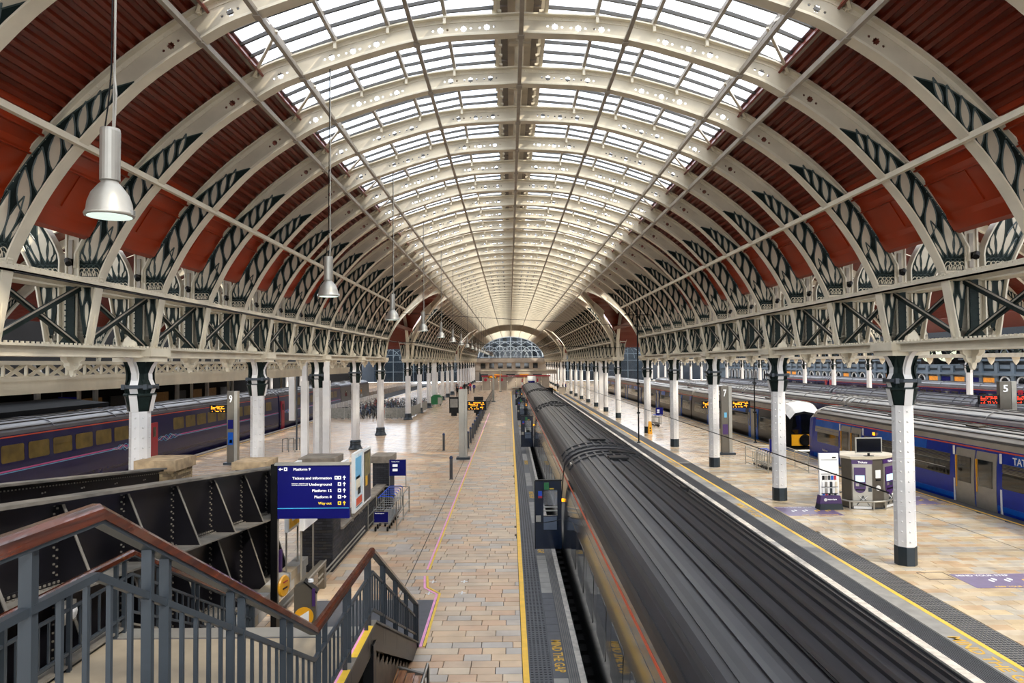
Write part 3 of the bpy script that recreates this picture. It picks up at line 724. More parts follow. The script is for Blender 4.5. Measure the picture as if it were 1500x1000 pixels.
# ------------------------------------------------------------------ neighbouring spans
NIN = [(.34, 6.02), (.47, 6.78), (.62, 7.57), (.94, 8.29), (1.37, 9.03), (1.97, 9.82), (3.2, 11.1), (5.5, 12.9), (9, 14.8), (12.5, 15.9), (15.6, 16.2)]
NOUT = [(.10, 6.02), (.10, 7.6), (.12, 8.17), (.45, 8.8), (.85, 9.38), (1.47, 10.15), (2.7, 11.5), (5.2, 13.35), (8.8, 15.25), (12.4, 16.4), (15.6, 16.7)]
nin, nout = smoothpath(NIN, 3), smoothpath(NOUT, 3)
def full(p): return p+[(30.8-a, b) for a, b in p[::-1][1:]]
NI, NO = full(nin), full(nout)
def nspan(sg):
    base = XC+sg*(UC+.2)
    S = lambda p: [(sg*a, b) for a, b in p]
    web = MB(); web.ribbon(S(NI), S(NO[:len(NI)]), -.012, .012, CREAM2)
    fl = MB(); fl.ribbon(S(NI), S(offset(NI, -.035)), -.14, .14, CREAM); fl.ribbon(S(NO), S(offset(NO, .035)), -.12, .12, CREAM)
    WM, FM = fixn(web.mesh('rib_web')), fixn(fl.mesh('rib_flanges'))
    stay = MB()
    stay.tube([(sg*8, 0, 14.2), (sg*15.6, 0, 11.3), (sg*23.2, 0, 14.2)], .03, CREAM, 5); stay.tube([(sg*15.6, 0, 11.3), (sg*15.6, 0, 16.2)], .03, CREAM, 5)
    SM = stay.mesh('tie_rod')
    side = 'beyond the kiosk platform' if sg > 0 else 'beyond the concourse columns'
    n = 0
    for i, y in enumerate(RIBY):
        if y < 9 or y > 125 or in_tr(y): continue
        n += 1
        lab = ('rib of the wide neighbouring roof %s, %s from the viewer' % (side, ORD[n-1])) if n <= 14 else 'distant rib of the wide neighbouring roof %s' % side
        t = thing('side_span_rib', lab, 'roof rib', (base, y, 0), 0, 'side roof ribs '+side)
        ob('rib_web', WM, t); ob('rib_flanges', FM, t)
        ob('scrollwork', SCROLLM[sg], t, (-sg*(UC+.2), 0, 0), label='dark green leaf scrollwork')
        ob('scrollwork', SCR if sg > 0 else SCL, t, (sg*(31.0-UC), 0, 0), label='dark green leaf scrollwork')
        if n % 3 == 0: ob('tie_rod', SM, t)
    c = thing('ceiling', 'red corrugated and glazed roof of the span %s' % side, None, (base, 0, 0), 0, None, 'structure')
    P_ = offset(nout, .05)
    mb = MB(); Lw = [p for p in P_ if .7 <= p[0] <= 9.5]
    dense = [along(Lw, k/150) for k in range(151)]; pts = []
    for k, p in enumerate(dense): pts.append((p.x, p.y+(.05 if k % 2 else 0)))
    for tf in (lambda a: sg*a, lambda a: sg*(30.8-a)):
        vs_ = []
        for a, b in pts: vs_ += [(tf(a), -24, b), (tf(a), 213, b)]  # sheets carried back unseen behind the camera, also to cut back light
        mb.add(vs_, [(2*i, 2*i+1, 2*i+3, 2*i+2) for i in range(len(pts)-1)], REDC)
    mb.build('corrugated_sheet', c, kind='stuff')
    g = MB(); G_ = [p for p in P_ if p[0] >= 9.3]; G_ = G_+[(30.8-a, b) for a, b in G_[::-1][1:]]
    for (a, b), (d, e) in zip(G_, G_[1:]): g.add([(sg*a, -24, b+.2), (sg*d, -24, e+.2), (sg*d, 213, e+.2), (sg*a, 213, b+.2)], [(0, 1, 2, 3)], GLASS)
    g.build('roof_glazing', c, kind='stuff')
nspan(1); nspan(-1)

# transept arches opening through the arcades
def transept(ya, yb_, idx):
    ym, hw = (ya+yb_)/2, (yb_-ya)/2
    lab = ['nearer', 'farther'][idx]
    for sg in (-1, 1):
        t = thing('transept_arch', 'cream transept arch with groin ribs and red soffit, %s one %s' % (lab, 'over the kiosk platform' if sg > 0 else 'over the concourse'), 'arch', (XC, ym, 0), 0, 'transept arches')
        # side arch in the plane of the column row
        def ell(rw, rh, n=20, z0=6.0): return [(-rw*math.cos(PI*k/n), z0+rh*math.sin(PI*k/n)) for k in range(n+1)]
        A, B_ = ell(hw-.3, 5.55), ell(hw+.1, 6.2)
        m = MB()
        def ring(P, Q, x0, x1, mt):
            vs_ = []
            for p, q in zip(P, Q): vs_ += [(x0, p[0], p[1]), (x0, q[0], q[1]), (x1, q[0], q[1]), (x1, p[0], p[1])]
            fs = []
            for i in range(len(P)-1):
                a = 4*i; b = a+4; fs += [(a, a+1, b+1, b), (a+1, a+2, b+2, b+1), (a+2, a+3, b+3, b+2), (a+3, a, b, b+3)]
            m.add(vs_, fs, mt)
        xs = sg*(UC-.05); ring(A, B_, xs-.015, xs+.015, CREAM2); ring(A, ell(hw-.34, 5.51), xs-.15, xs+.15, CREAM)
        # scroll leaves on the arch haunches
        for s in (-1, 1):
            for k in range(7):
                an = .10+k*.13; p = Vector((s*(hw-.25)*math.cos(an), 6+5.6*math.sin(an))); q = Vector((s*(hw+.25)*math.cos(an+.16), 6+6.3*math.sin(an+.16)))
                m.bar((xs-.03, p.x, p.y), (xs-.03, q.x, q.y), .10, .05, GREEN); m.bar((xs-.03, p.x, p.y), (xs-.03, p.x*.55+q.x*.45+s*.2, p.y*.5+q.y*.5), .10, .05, GREEN)
        fixn(m.mesh()); me = fixn(m.mesh('side_arch')); ob('side_arch', me, t)
        g = MB()
        for s in (-1, 1):
            L_ = []
            for k in range(25):
                z = 6.02+5.78*k/24; yo = hw*math.sqrt(max(0, 1-((z-6)/5.85)**2)); u = [p for p in inn if p[1] <= z+.001]; 
                # u on inner profile for this z
                uu = 10.11
                for p, q in zip(inn, inn[1:]):
                    if q[1] <= z <= p[1]: uu = q[0]+(p[0]-q[0])*(z-q[1])/(p[1]-q[1]) if p[1] != q[1] else q[0]
                L_.append(Vector((sg*uu, s*yo, z)))
            vs_ = []
            for p in L_: n_ = Vector((p.x*.0+sg*.7, s*.7, 0)); vs_ += [p-Vector((sg*.10, -s*.10, 0)), p+Vector((sg*.10, -s*.10, 0)), p+Vector((sg*.10, -s*.10, .06)), p-Vector((sg*.10, -s*.10, -.06))]
            fs = []
            for i in range(24):
                a = 4*i; b = a+4; fs += [(a, a+1, b+1, b), (a+1, a+2, b+2, b+1), (a+2, a+3, b+3, b+2), (a+3, a, b, b+3)]
            g.add(vs_, fs, CREAM)
            g.add([(p.x, p.y, p.z) for p in L_]+[(p.x+sg*.25, p.y+s*.1, p.z+.42) for p in L_], [(i, i+1, 26+i, 25+i) for i in range(24)], CREAM2)
        ob('groin_rib', fixn(g.mesh('groin_rib')), t)
        # red barrel soffit running outwards, and inwards to the groin
        r = MB(); n = 60; rows = []
        for k in range(n+1):
            an = PI*(.05+.90*k/n); y = -(hw+.15)*math.cos(an); z = 6+6.45*math.sin(an)+(.05 if k % 2 else 0)
            uu = 6.3
            for p, q in zip(outp, outp[1:]):
                if q[1] <= z <= p[1] and p[1] != q[1]: uu = q[0]+(p[0]-q[0])*(z-q[1])/(p[1]-q[1])
            rows += [(sg*max(6.3, uu), y, z), (sg*16, y, z)]
        r.add(rows, [(2*i, 2*i+1, 2*i+3, 2*i+2) for i in range(n)], REDC)
        r.build('red_soffit', t)
        gi = MB(); gi.box((min(sg*10.2, sg*10.7), -hw, 5.7), (max(sg*10.2, sg*10.7), -hw+.3, 6.02), CREAM) ; gi.build('springer', t)
transept(*TR[0], 0); transept(*TR[1], 1)

# ------------------------------------------------------------------ floors
def slab(name, x0, x1, y0, y1, z0, z1, m, label=None):
    return struct(name, MB().box((x0, y0, z0), (x1, y1, z1), m), label)
slab('track_bed', -60, 70, -20, 240, -1.35, -1.15, BALL)
PE = 132                                   # the centre track stops here
flL = thing('floor_left', 'pink and buff stone paved concourse platform', None, (0, 0, 0), 0, None, 'structure')
flR = thing('floor_right', 'cream marble paved platform with the ticket kiosk', None, (0, 0, 0), 0, None, 'structure')
def fl(par, nm, x0, x1, y0, y1, z1, m, z0=-1.2): return MB().box((x0, y0, z0), (x1, y1, z1), m).build(nm, par)
fl(flL, 'slab', -19.7, .20, -20, 45, -.035, GROUT); fl(flL, 'slab', -19.7, .20, 45, 213, 0, STONEF)
fl(flL, 'slab', .20, 1.31, -20, 138, -.035, SLATE)
fl(flR, 'slab', 9.95, 17.0, -20, 40, -.035, GROUT); fl(flR, 'slab', 9.95, 17.0, 40, 213, 0, STONERF); fl(flR, 'slab', 7.95, 9.95, -20, 213, -.035, SLATE); fl(flR, 'slab', 17.0, 17.6, -20, 213, 0, SLATE)
fl(flL, 'slab', .20, 17.0, 138, 213, -.002, STONEF)
def strip(par, nm, x0, x1, y0, y1, m, z=.0): return MB().box((x0, y0, -.06), (x1, y1, z), m).build(nm, par)
strip(flL, 'yellow_line', .20, .31, -5, 138, YEL, .002)
strip(flL, 'coping', 1.20, 1.31, -5, 138, COPING, .01)
rb = MB()
for k in range(5): rb.box((1.01+k*.038, -5, -.05), (1.03+k*.038, 138, 0), RIBG)
rb.box((1.0, -5, -.05), (1.2, 138, -.012), SLATE); rb.build('ribbed_strip', flL)
tc_ = MB(); tc_.box((.31, -5, -.05), (.73, 138, -.006), TACT)
for j in range(int(45/.10)):
    for k in range(5): y = 12+j*.10; tc_.box((.34+k*.08, y, -.006), (.385+k*.08, y+.06, .004), TACT)
tc_.build('tactile_strip', flL, kind='stuff')
i = 0; y = 10
while y < 60:
    L = .42; MB().box((.735, y+.005, -.04), (.995, y+L-.005, -.003), [CONCG, SLATE, RIBG][int((i//9) % 2)] if not (i//9) % 2 == 0 else CONCG).build('edge_slab', flL); y += L; i += 1
MB().box((.735, 60, -.04), (.995, 138, -.003), CONCG).build('edge_slab', flL)
for y in (14.6, 22.7, 31.2, 41, 52, 64):
    MB().box((.735, y-1.75, -.01), (.995, y+.15, .0), SLATE).build('text_slab', flL)
    text('lettering', 'MIND THE GAP', .27, TEXTY, (.79, y, .002), (0, 0, -PI/2), flL, ext=.002, sx=.82)
strip(flR, 'coping', 7.95, 8.15, -5, 213, COPING, .01)
rb = MB()
for k in range(11): rb.box((8.19+k*.045, -5, -.05), (8.212+k*.045, 213, 0), TACT)
rb.box((8.15, -5, -.05), (8.70, 213, -.014), RIBG); rb.build('ribbed_strip', flR)
strip(flR, 'edge_slab', 8.70, 9.13, -5, 213, CONCG, -.002)
strip(flR, 'yellow_line', 9.13, 9.24, -5, 213, YEL, .002)
tc_ = MB(); tc_.box((9.24, -5, -.05), (9.93, 213, -.006), RIBG)
for j in range(int(28/.11)):
    for k in range(8): y = 11.5+j*.11; tc_.box((9.27+k*.083, y, -.006), (9.32+k*.083, y+.05, .004), TACT)
tc_.build('tactile_strip', flR, kind='stuff')
MB().box((9.27, 40, -.01), (9.90, 213, -.004), TACT).build('tactile_strip', flR)
for y in (14.6, 28.2, 40.5, 53, 66, 80, 95):
    text('lettering', 'MIND THE GAP', .36, TEXTY, (8.76, y, .0), (0, 0, -PI/2), flR, ext=.002, sx=1.0)
# kerb line edge faces and platform walls
for x in (1.31, 7.95): struct('trim_1', MB().box((x-.02, -5, -1.2), (x+.02, 213 if x > 2 else 138, -.05), BRICKD))
strip(flR, 'yellow_line', 17.08, 17.18, 5, 213, YEL, .003)
MB().box((17.18, 5, -.01), (17.6, 213, .002), TACT).build('tactile_strip', flR)
strip(flL, 'yellow_line', -19.1, -19.0, 20, 213, YEL, .003); strip(flL, 'coping', -19.7, -19.45, 5, 213, COPING, .004)
# seams
for x in (-2.66,): MB().box((x-.012, 12, 0), (x+.012, 213, .003), GROUT).build('seam_line', flL)
MB().box((14.9, 12, 0), (14.925, 120, .003), GROUT).build('seam_line', flR)
# paving: individual stones near, joined beyond
TM = {}
for nm, m in (('L', STONE), ('R', STONER)):
    b = MB(); e = .006
    b.add([(0, 0, -.05), (1, 0, -.05), (1, 1, -.05), (0, 1, -.05), (0, 0, -.004), (1, 0, -.004), (1, 1, -.004), (0, 1, -.004), (.008, .016, 0), (.992, .016, 0), (.992, .984, 0), (.008, .984, 0)],
      [(0, 1, 5, 4), (1, 2, 6, 5), (2, 3, 7, 6), (3, 0, 4, 7), (4, 5, 9, 8), (5, 6, 10, 9), (6, 7, 11, 10), (7, 4, 8, 11), (8, 9, 10, 11)], m)
    TM[nm] = b.mesh('paving_stone')
def pave(par, key, x0f, x1, y0, y1, limit, m, vis):
    cnt = 0; far = MB(); y = y0; rng = random.Random(3)
    while y < y1:
        d = rng.choice([.30, .30, .31, .29]); x = x0f(y)-rng.random()*.5
        while x < x1:
            w_ = rng.choice([.46, .58, .62, .70, .52, .85]); xa, xb = max(x, x0f(y)), min(x+w_, x1)
            if xb-xa > .08:
                dz = rng.uniform(-.002, .002)
                if cnt < limit and vis(xa, xb, y):
                    o = ob('paving_stone', TM[key], par, (xa+.004, y+.004, dz)); o.scale = (xb-xa-.012, d-.011, 1); cnt += 1
                else:
                    far.box((xa+.005, y+.005, -.04), (xb-.005, y+d-.005, dz), m)
            x += w_
        y += d
    far.build('paving', par, kind='stuff')
pave(flL, 'L', lambda y: -2.2 if y < 14.2 else -9.5 if y > 28 else -4.75, .195, 12.15, 45, 300, STONE, lambda a, b, y: b > -.74*y)
pave(flR, 'R', lambda y: 9.95, 17.0, 8, 40, 300, STONER, lambda a, b, y: a < .73*y)
MB().box((-19.7, 14, -.03), (-9.5, 45, 0), STONEF).build('slab', flL); MB().box((-9.5, 14, -.035), (-4.75, 28, -.005), STONEF).build('slab', flL)
# mats, stickers, drain marks, tapes
MB().box((-4.75, 14.35, 0), (-1.72, 17.1, .006), SLATE).build('rubber_mat', flL)
tp = lambda nm, pts, m, w_=.055: [MB().bar(a, b, w_, .006, m).build(nm, flL) for a, b in zip(pts, pts[1:])]
tp('pink_tape', [(-1.80, 14.3, .006), (-1.80, 17.5, .006), (-2.15, 18.0, .006), (-2.27, 19.0, .006)], PINK); tp('yellow_tape', [(-1.73, 14.3, .006), (-1.73, 17.55, .006), (-2.08, 18.05, .006), (-2.20, 19.0, .006)], TAPEY)
tp('pink_tape', [(-2.27, 19.6, .004), (-2.27, 80, .004)], PINK, .05); tp('yellow_tape', [(-2.21, 19.6, .004), (-2.21, 60, .004)], TAPEY, .05)
mk = MB()
for cx in (-2.0, -1.2):
    for cy in (17.6, 18.5):
        mk.box((cx-.09, cy-.02, 0), (cx+.09, cy+.02, .003), WHT); mk.box((cx-.02 if cx < -1.5 else cx-.02, cy-.12, 0), (cx+.02, cy+.12, .003), WHT)
mk.build('chalk_marks', flL)
def decal(name, label, x0, x1, y0, y1):
    t = thing(name, label, 'floor sticker', ((x0+x1)/2, (y0+y1)/2, 0), 0, 'purple floor stickers')
    a, b = (x1-x0)/2, (y1-y0)/2
    MB().box((-a, -b, 0), (a, b, .004), mat('sticker_purple', '6a5a7a', .4)).build('panel', t)
    text('lettering', 'MIND YOUR STEP', .17, WHT, (-a+.1, b-.2, .0045), (0, 0, 0), t, ext=.001); text('lettering', 'KEEP YOUR DISTANCE', .13, TAPEY, (-a+.5, -b+.05, .0045), (0, 0, 0), t, ext=.001)
    for k, m in ((-.55, WHT), (-.15, WHT), (.3, TAPEY), (.7, TAPEY)):
        for q in (0, 1):
            f = MB(); f.prism([(k+q*.14+.05*math.cos(an), -.02+q*.12+.10*math.sin(an)*(1.2 if math.sin(an) > 0 else .9)) for an in [2*PI*j/10 for j in range(10)]], 'z', .004, .006, m); f.build('footprint', t)
    return t
decal('floor_sticker', 'purple floor sticker with footprints, lettered, in front of the nearest column', 11.35, 13.9, 17.6, 18.75)
decal('floor_sticker', 'purple floor sticker beyond the second column from the viewer, beside the tactile strip', 10.0, 12.0, 25.9, 27.5)
decal('floor_sticker', 'grey purple floor sticker behind the ticket kiosk, by the blue train', 15.2, 16.6, 27.6, 29.4)
g = thing('floor_hatch', 'grey sunken floor hatch with a pale steel rim on the marble platform', 'floor hatch', (13.6, 16.3, 0))
MB().box((-1.3, -.7, 0), (1.4, .8, .004), CONCG).build('hatch_plate', g); MB().box((-1.4, -.8, 0), (-1.3, .9, .006), ALU).box((-1.4, .8, 0), (1.5, .9, .006), ALU).build('rim', g)
MB().box((10.6, 18.3, 0), (11.3, 18.32, .003), GROUT).box((10.6, 18.9, 0), (11.3, 18.92, .003), GROUT).box((10.6, 18.3, 0), (10.62, 18.92, .003), GROUT).box((11.28, 18.3, 0), (11.3, 18.92, .003), GROUT).build('manhole_frame', flR)
# rails and sleepers of every track
tr = thing('rail_track', 'steel rails on dark ballast beside and under the dark coaches', 'railway track', (0, 0, 0), 0, 'railway tracks')
def rails(xc, y0, y1, par):
    for s in (-.72, .72):
        m = MB(); m.box((xc+s-.035, y0, -1.02), (xc+s+.035, y1, -.90), RAIL); m.box((xc+s-.07, y0, -1.06), (xc+s+.07, y1, -1.02), RAIL); m.build('rail', par)
    s = MB(); n = int((min(y1, 60)-y0)/.65)
    for k in range(n): s.box((xc-1.25, y0+k*.65, -1.15), (xc+1.25, y0+k*.65+.25, -1.06), CONCG if False else BALL)
    s.build('sleepers', par, kind='stuff')
rails(2.85, 5, PE, tr); rails(6.35, 5, PE, tr)
for x, lab in ((19.3, 'steel rails under the bright blue unit at the kiosk platform'), (25.6, 'steel rails under the beige roofed blue train'), (33.2, 'steel rails beyond the platform with the number 5 monolith'), (-21.5, 'steel rails under the violet blue train')):
    t = thing('rail_track', lab, 'railway track', (0, 0, 0), 0, 'railway tracks'); rails(x, 15, 150, t)
for nm, a, b, mt in (('floor_island', 27.9, 31.4, STONERF), ('floor_far', 36.3, 51.4, STONERF), ('floor_side', 56.5, 63, STONERF), ('floor_beyond', -44, -27.5, STONEF)):
    slab(nm, a, b, 0, 213, -1.2, 0, mt)
slab('floor_end', 17.6, 63, 150, 213, -1.2, -.003, STONERF)
struct('trim_2', MB().box((1.3, PE, -1.2), (7.95, PE+.4, .9), BLACK), 'black wall behind the buffer stops')

# ------------------------------------------------------------------ walls and far ends
struct('wall_left', MB().box((-44.6, -10, -1.2), (-44, 214, 14), DARKW), 'dark outer wall beyond the violet blue train')
cn = thing('platform_canopy', 'dark low canopy on pale posts beyond the violet blue train', 'canopy', (0, 0, 0))
MB().box((-43.9, 12, 4.75), (-27.6, 120, 4.95), BLACK).build('deck', cn)
for k in range(9):
    y = 24+k*9; MB().box((-30.6, y-.1, 0), (-30.4, y+.1, 4.75), CREAM2).prism([(-31.1, 4.75), (-29.9, 4.75), (-30.4, 4.1), (-30.6, 4.1)], 'y', y-.05, y+.05, CREAM2).build('post', cn)
    MB().box((-43.5, y-.12, 4.45), (-27.8, y+.12, 4.75), CREAM2).build('beam', cn)
for k in range(14): MB().box((-36, 30+k*6.3, 4.3), (-35.8, 33.6+k*6.3, 4.36), mat('tube_lamp', 'ffe8b0', .5, var=0, emit=3) if k == 0 else bpy.data.materials['tube_lamp']).build('strip_lamp', cn)
for k in range(16): MB().box((-43.95, 34+k*5, .6), (-43.8, 37.4+k*5, 2.2), mat('dim_shop', '5a3d1c', .6, var=.4, emit=.25) if k == 1 else (bpy.data.materials.get('dim_shop') or WALLD) if k % 3 else WALLD).build('lit_bay', cn)
bx = thing('covered_walkway', 'long black covered walkway roof behind the violet blue train', 'walkway', (0, 0, 0))
MB().prism([(-28.6, 3.2), (-25.6, 3.0), (-25.6, 3.25), (-28.6, 3.55)], 'y', 8, 46, DARKW).build('roof_sheet', bx); MB().box((-28.4, 8, -1.1), (-28.2, 46, 3.2), BLACK).build('side_sheet', bx)
lg = thing('lattice_girder', 'white lattice girder behind the near left columns', 'girder', (0, 0, 0))
LG0, LG1 = 5, 56
MB().box((-12.75, LG0, 5.20), (-12.45, LG1, 5.32), CREAM).box((-12.85, LG0, 5.62), (-12.35, LG1, 5.72), CREAM).box((-12.72, LG0, 4.86), (-12.48, LG1, 5.20), CREAM).build('chord', lg)
lb = MB().bar((-12.58, 0, 5.3), (-12.58, .72, 5.64), .03, .10, CREAM).mesh('lattice_bar'); lb2 = MB().bar((-12.62, .72, 5.3), (-12.62, 0, 5.64), .03, .10, CREAM).mesh('lattice_bar'); lb3 = MB().box((-12.64, -.02, 5.3), (-12.56, .02, 5.64), CREAM).mesh('lattice_post')
for k in range(int((LG1-LG0)/.86)):
    y = LG0+k*.86; ob('lattice_bar', lb, lg, (0, y+.06, 0)); ob('lattice_bar', lb2, lg, (0, y+.06, 0)); ob('lattice_post', lb3, lg, (0, y, 0))
# end screen of the main span, with tracery
es = thing('end_screen', 'grey blue glazed end screen with white iron tracery arches under the far vault', 'window', (XC, 214.5, 0))
TRACE = mat('pale_tracery_paint', 'aab4bc', .5)
fr = MB(); ra = 9.2
def arcseg(cx, cz, r, a0, a1, n=18): return [(cx+r*math.cos(a0+(a1-a0)*k/n), 0, cz+r*math.sin(a0+(a1-a0)*k/n)) for k in range(n+1)]
outer = [(-9.6*math.cos(PI*k/28), 7.2+6.1*math.sin(PI*k/28)) for k in range(29)]
fr.tube([(a, 0, b) for a, b in outer], .22, TRACE, 6)
for x in (-6.4, -3.2, 0, 3.2, 6.4): fr.tube([(x, 0, 6.4), (x, 0, 7.2+6.1*math.sqrt(max(0, 1-(x/9.6)**2)))], .11, TRACE, 5)
for cx in (-6.4, -3.2, 0, 3.2, 6.4):
    for r in (2.2, 3.4, 5.0):
        pts = [p for p in arcseg(cx, 7.0, r, 0, PI) if (p[0]/9.6)**2+((p[2]-7.2)/6.1)**2 < 1]
        if len(pts) > 2: fr.tube(pts, .07, TRACE, 4)
for z in (7.2, 9.2): fr.tube([(-9.2, 0, z), (9.2, 0, z)], .08, TRACE, 5)
fr.box((-10.4, -.3, 6.2), (10.4, .3, 6.9), STUCCO); fr.build('tracery', es)
pg = MB(); pg.add([(a, .15, b) for a, b in outer], [tuple(range(29))], SCRG); pg.build('glass', es)
ew = thing('wall_end', 'tan stone end building with dark upper windows across the far concourse', None, (0, 214, 0), 0, None, 'structure')
MB().box((-10.2, 0, 0), (10.9, .6, 6.3), STUCCO).box((-10.4, -.3, 3.2), (11, 0, 3.6), STUCCO).box((-10.4, -.4, 5.6), (11, 0, 5.9), STUCCO).build('facade', ew)
for k in range(7): MB().box((-8.6+k*2.6, -.1, 3.9), (-7.2+k*2.6, .02, 5.4), CARG).build('dark_window', ew)
for k in range(5): MB().box((-9+k*4, -.1, .2), (-6.4+k*4, .02, 2.7), WARM if k % 2 else WALLD).build('shop_opening', ew)
MB().box((-62, 4, 0), (72, 5, 19), mat('grey_hotel_stone', '3f454d', .8, var=.25, scale=.3)).build('hotel_facade', ew)  # shadow on the hotel put into dark stone; width added to hide bright sky
for j in range(4):
    for k in range(6): MB().box((-8+k*3, 3.9, 7.5+j*2.2), (-6.8+k*3, 4, 9.0+j*2.2), CARG).build('hotel_window', ew)
for sg in (-1, 1):
    e = thing('side_end_screen', 'pale blue glazed screen closing the span %s' % ('beyond the transept on the kiosk side' if sg > 0 else 'behind the concourse'), 'window', (XC+sg*(UC+15.6), 214.5, 0))
    m = MB(); o_ = [(-14.8*math.cos(PI*k/28), 6.6+9.4*math.sin(PI*k/28)) for k in range(29)]
    m.tube([(a, 0, b) for a, b in o_], .25, WHITE, 6)
    for x in range(-12, 13, 3): m.tube([(x, 0, 0), (x, 0, 6.6+9.4*math.sqrt(1-(x/14.8)**2))], .12, WALLG, 5)
    for z in (3, 6, 8, 10, 12, 14): m.tube([(-13, 0, z), (13, 0, z)] if z < 12 else [(-8, 0, z), (8, 0, z)], .08, WALLG, 4)
    for k in range(6):
        for r in (3, 5): m.tube([p for p in arcseg(-10+k*4, 6.6, r, 0, PI)], .08, WALLG, 4)
    m.build('tracery', e); MB().add([(a, .2, b) for a, b in o_]+[(14.8, .2, 0), (-14.8, .2, 0)], [tuple(range(31))], SCRG).build('glass', e)
# barrier screen across the head of the platforms
bw = thing('barrier_screen', 'cream panelled screen wall with red fascia behind the buffers', 'screen wall', (0, 146, 0))
for k in range(8):
    MB().box((-5.6+k*1.72, -.1, 0), (-3.98+k*1.72, .1, 2.7), STUCCO).box((-5.6+k*1.72, -.14, 0), (-5.52+k*1.72, .14, 2.7), CREAM2).build('panel', bw)
MB().box((-5.7, -.25, 2.72), (8.3, .25, 3.0), REDD).build('fascia', bw); MB().box((-5.9, -.6, 3.25), (9.5, 3, 3.9), STUCCO).box((-5.9, -.7, 3.9), (9.5, 3, 4.1), CREAM2).build('upper_band', bw)
text('lettering', 'Paddington', .34, WHT, (-.4, -.27, 2.76), (PI/2, 0, 0), bw, ext=.01)
for k, x in enumerate((-4.9, -1.6)):
    MB().lathe([(.0, 0), (.32, 0), (.32, .03), (0, .03)], (0, 0, 0), REDD, 14).build('round_sign', bw, (x, -.16, 2.1)).rotation_euler = (PI/2, 0, 0)
text('lettering', '8', .4, REDD, (-3.8, -.12, 1.9), (PI/2, 0, 0), bw, ext=.01)
for x, lab in ((1.0, 'cream equipment cabinet left of the buffer stops'), (9.2, 'cream equipment cabinet right of the buffer stops')):
    c = thing('equipment_cabinet', lab, 'cabinet', (x, 126, 0)); MB().box((-.55, -.4, 0), (.55, .4, 1.15), STUCCO).build('body', c); MB().box((-.6, -.45, 1.15), (.6, .45, 1.2), ALU).build('lid', c)
for x, lab in ((2.3, 'red and white post beside the end coach, platform side'), (5.1, 'red and white post beside the end coach, track side')):
    c = thing('buffer_post', lab, 'marker post', (x, PE-.6, -1.1))
    for j in range(6): MB().box((-.12, -.12, j*.62), (.12, .12, j*.62+.62), REDD if j % 2 else WHT).build('post_band', c)
ns_ = thing('notice_board', 'white notice board above the far end coach', 'notice board', (4.0, 131.5, 0)); MB().box((-.75, -.05, 1.6), (.75, .05, 3.1), WHT).build('panel', ns_); MB().box((-.6, -.08, 1.9), (.6, -.05, 2.2), SIGNB).box((-.6, -.08, 2.35), (.6, -.05, 2.4), SIGNB).build('print', ns_); MB().box((-.05, 0, .0), (.05, .1, 1.6), BLACK).build('post', ns_)
# right wall with clock
rw = thing('wall_right', 'blue grey arcaded station wall with shops and round arched windows', None, (62.6, 0, 0), 0, None, 'structure')
MB().box((0, 20, -1), (.6, 214, 5.5), WALLG).box((0, 20, 5.5), (.6, 214, 14), WALLD).box((-.35, 20, 3.4), (0, 214, 3.7), WALLG).box((-.5, 20, 5.3), (0, 214, 5.5), WALLG).build('masonry', rw)  # upper part of the same wall coloured darker to stand for shade
win = MB(); ob_z = .55
poly = [(-.9, .6), (.9, .6), (.9, 1.9)]+[(.9*math.cos(PI*k/10), 1.9+.9*math.sin(PI*k/10)) for k in range(11)]
win.prism([(-1.15, .3), (1.15, .3), (1.15, 3.1), (-1.15, 3.1)], 'x', -.06, 0, WALLD)
win.tube([(-.10, a, b) for a, b in [(-.85, .6)]+[(-.85*math.cos(PI*k/10), 1.9+.85*math.sin(PI*k/10)) for k in range(11)]+[(.85, .6)]], .11, WHT, 5)
win.prism([(-.8, .6)]+[(-.8*math.cos(PI*k/10), 1.9+.8*math.sin(PI*k/10)) for k in range(11)]+[(.8, .6)], 'x', -.09, -.06, CARG); W1 = win.mesh('arched_window')
pil = MB().box((-.22, -.3, -1), (0, .3, 5.3), WALLG).box((-.3, -.36, 3.2), (0, .36, 3.4), WALLG).mesh('pilaster')
upw = MB().box((-.05, -1.1, 4.0), (0, 1.1, 5.1), WALLD).box((-.08, -.9, 4.3), (-.05, .9, 4.8), WALLG).mesh('upper_panel')
upw2 = MB().box((-.05, -1.2, 5.8), (0, 1.2, 8.4), CARG).bar((-.1, -1.1, 5.9), (-.1, 1.1, 8.3), .06, .08, WALLG).bar((-.1, 1.1, 5.9), (-.1, -1.1, 8.3), .06, .08, WALLG).mesh('gallery_window')
shop = MB().box((-.12, -1.1, -.9), (0, 1.1, 3.1), WARM).mesh('shop_front'); blu = MB().box((-.12, -1.1, -.5), (0, 1.1, 3.1), SIGNB).box((-.13, -.7, 1.0), (-.12, .6, 1.2), WHT).box((-.13, -.7, 1.6), (-.12, .4, 1.75), WHT).box((-.13, -.7, 2.2), (-.12, .7, 2.45), WHT).mesh('blue_poster'); grl = MB().box((-.14, -.4, .6), (0, .4, 2.2), LGREEN).mesh('green_sign')
for k in range(46):
    y = 66+k*3.05
    ob('pilaster', pil, rw, (0, y-1.52, 0)); ob('upper_panel', upw, rw, (0, y, 0)); ob('gallery_window', upw2, rw, (0, y, 0))
    if 93 < y < 108: ob('shop_front' if k % 2 else 'blue_poster', shop if k % 2 else blu, rw, (0, y, 0))
    elif k in (17, 22, 30, 31): ob('shop_front', shop, rw, (0, y, 0))
    else:
        ob('arched_window', W1, rw, (0, y, ob_z))
        if k in (24, 26): ob('green_sign', grl, rw, (-.1, y, 0))
cs_ = MB()  # side roof; glass strips added and sized for the light on the wall
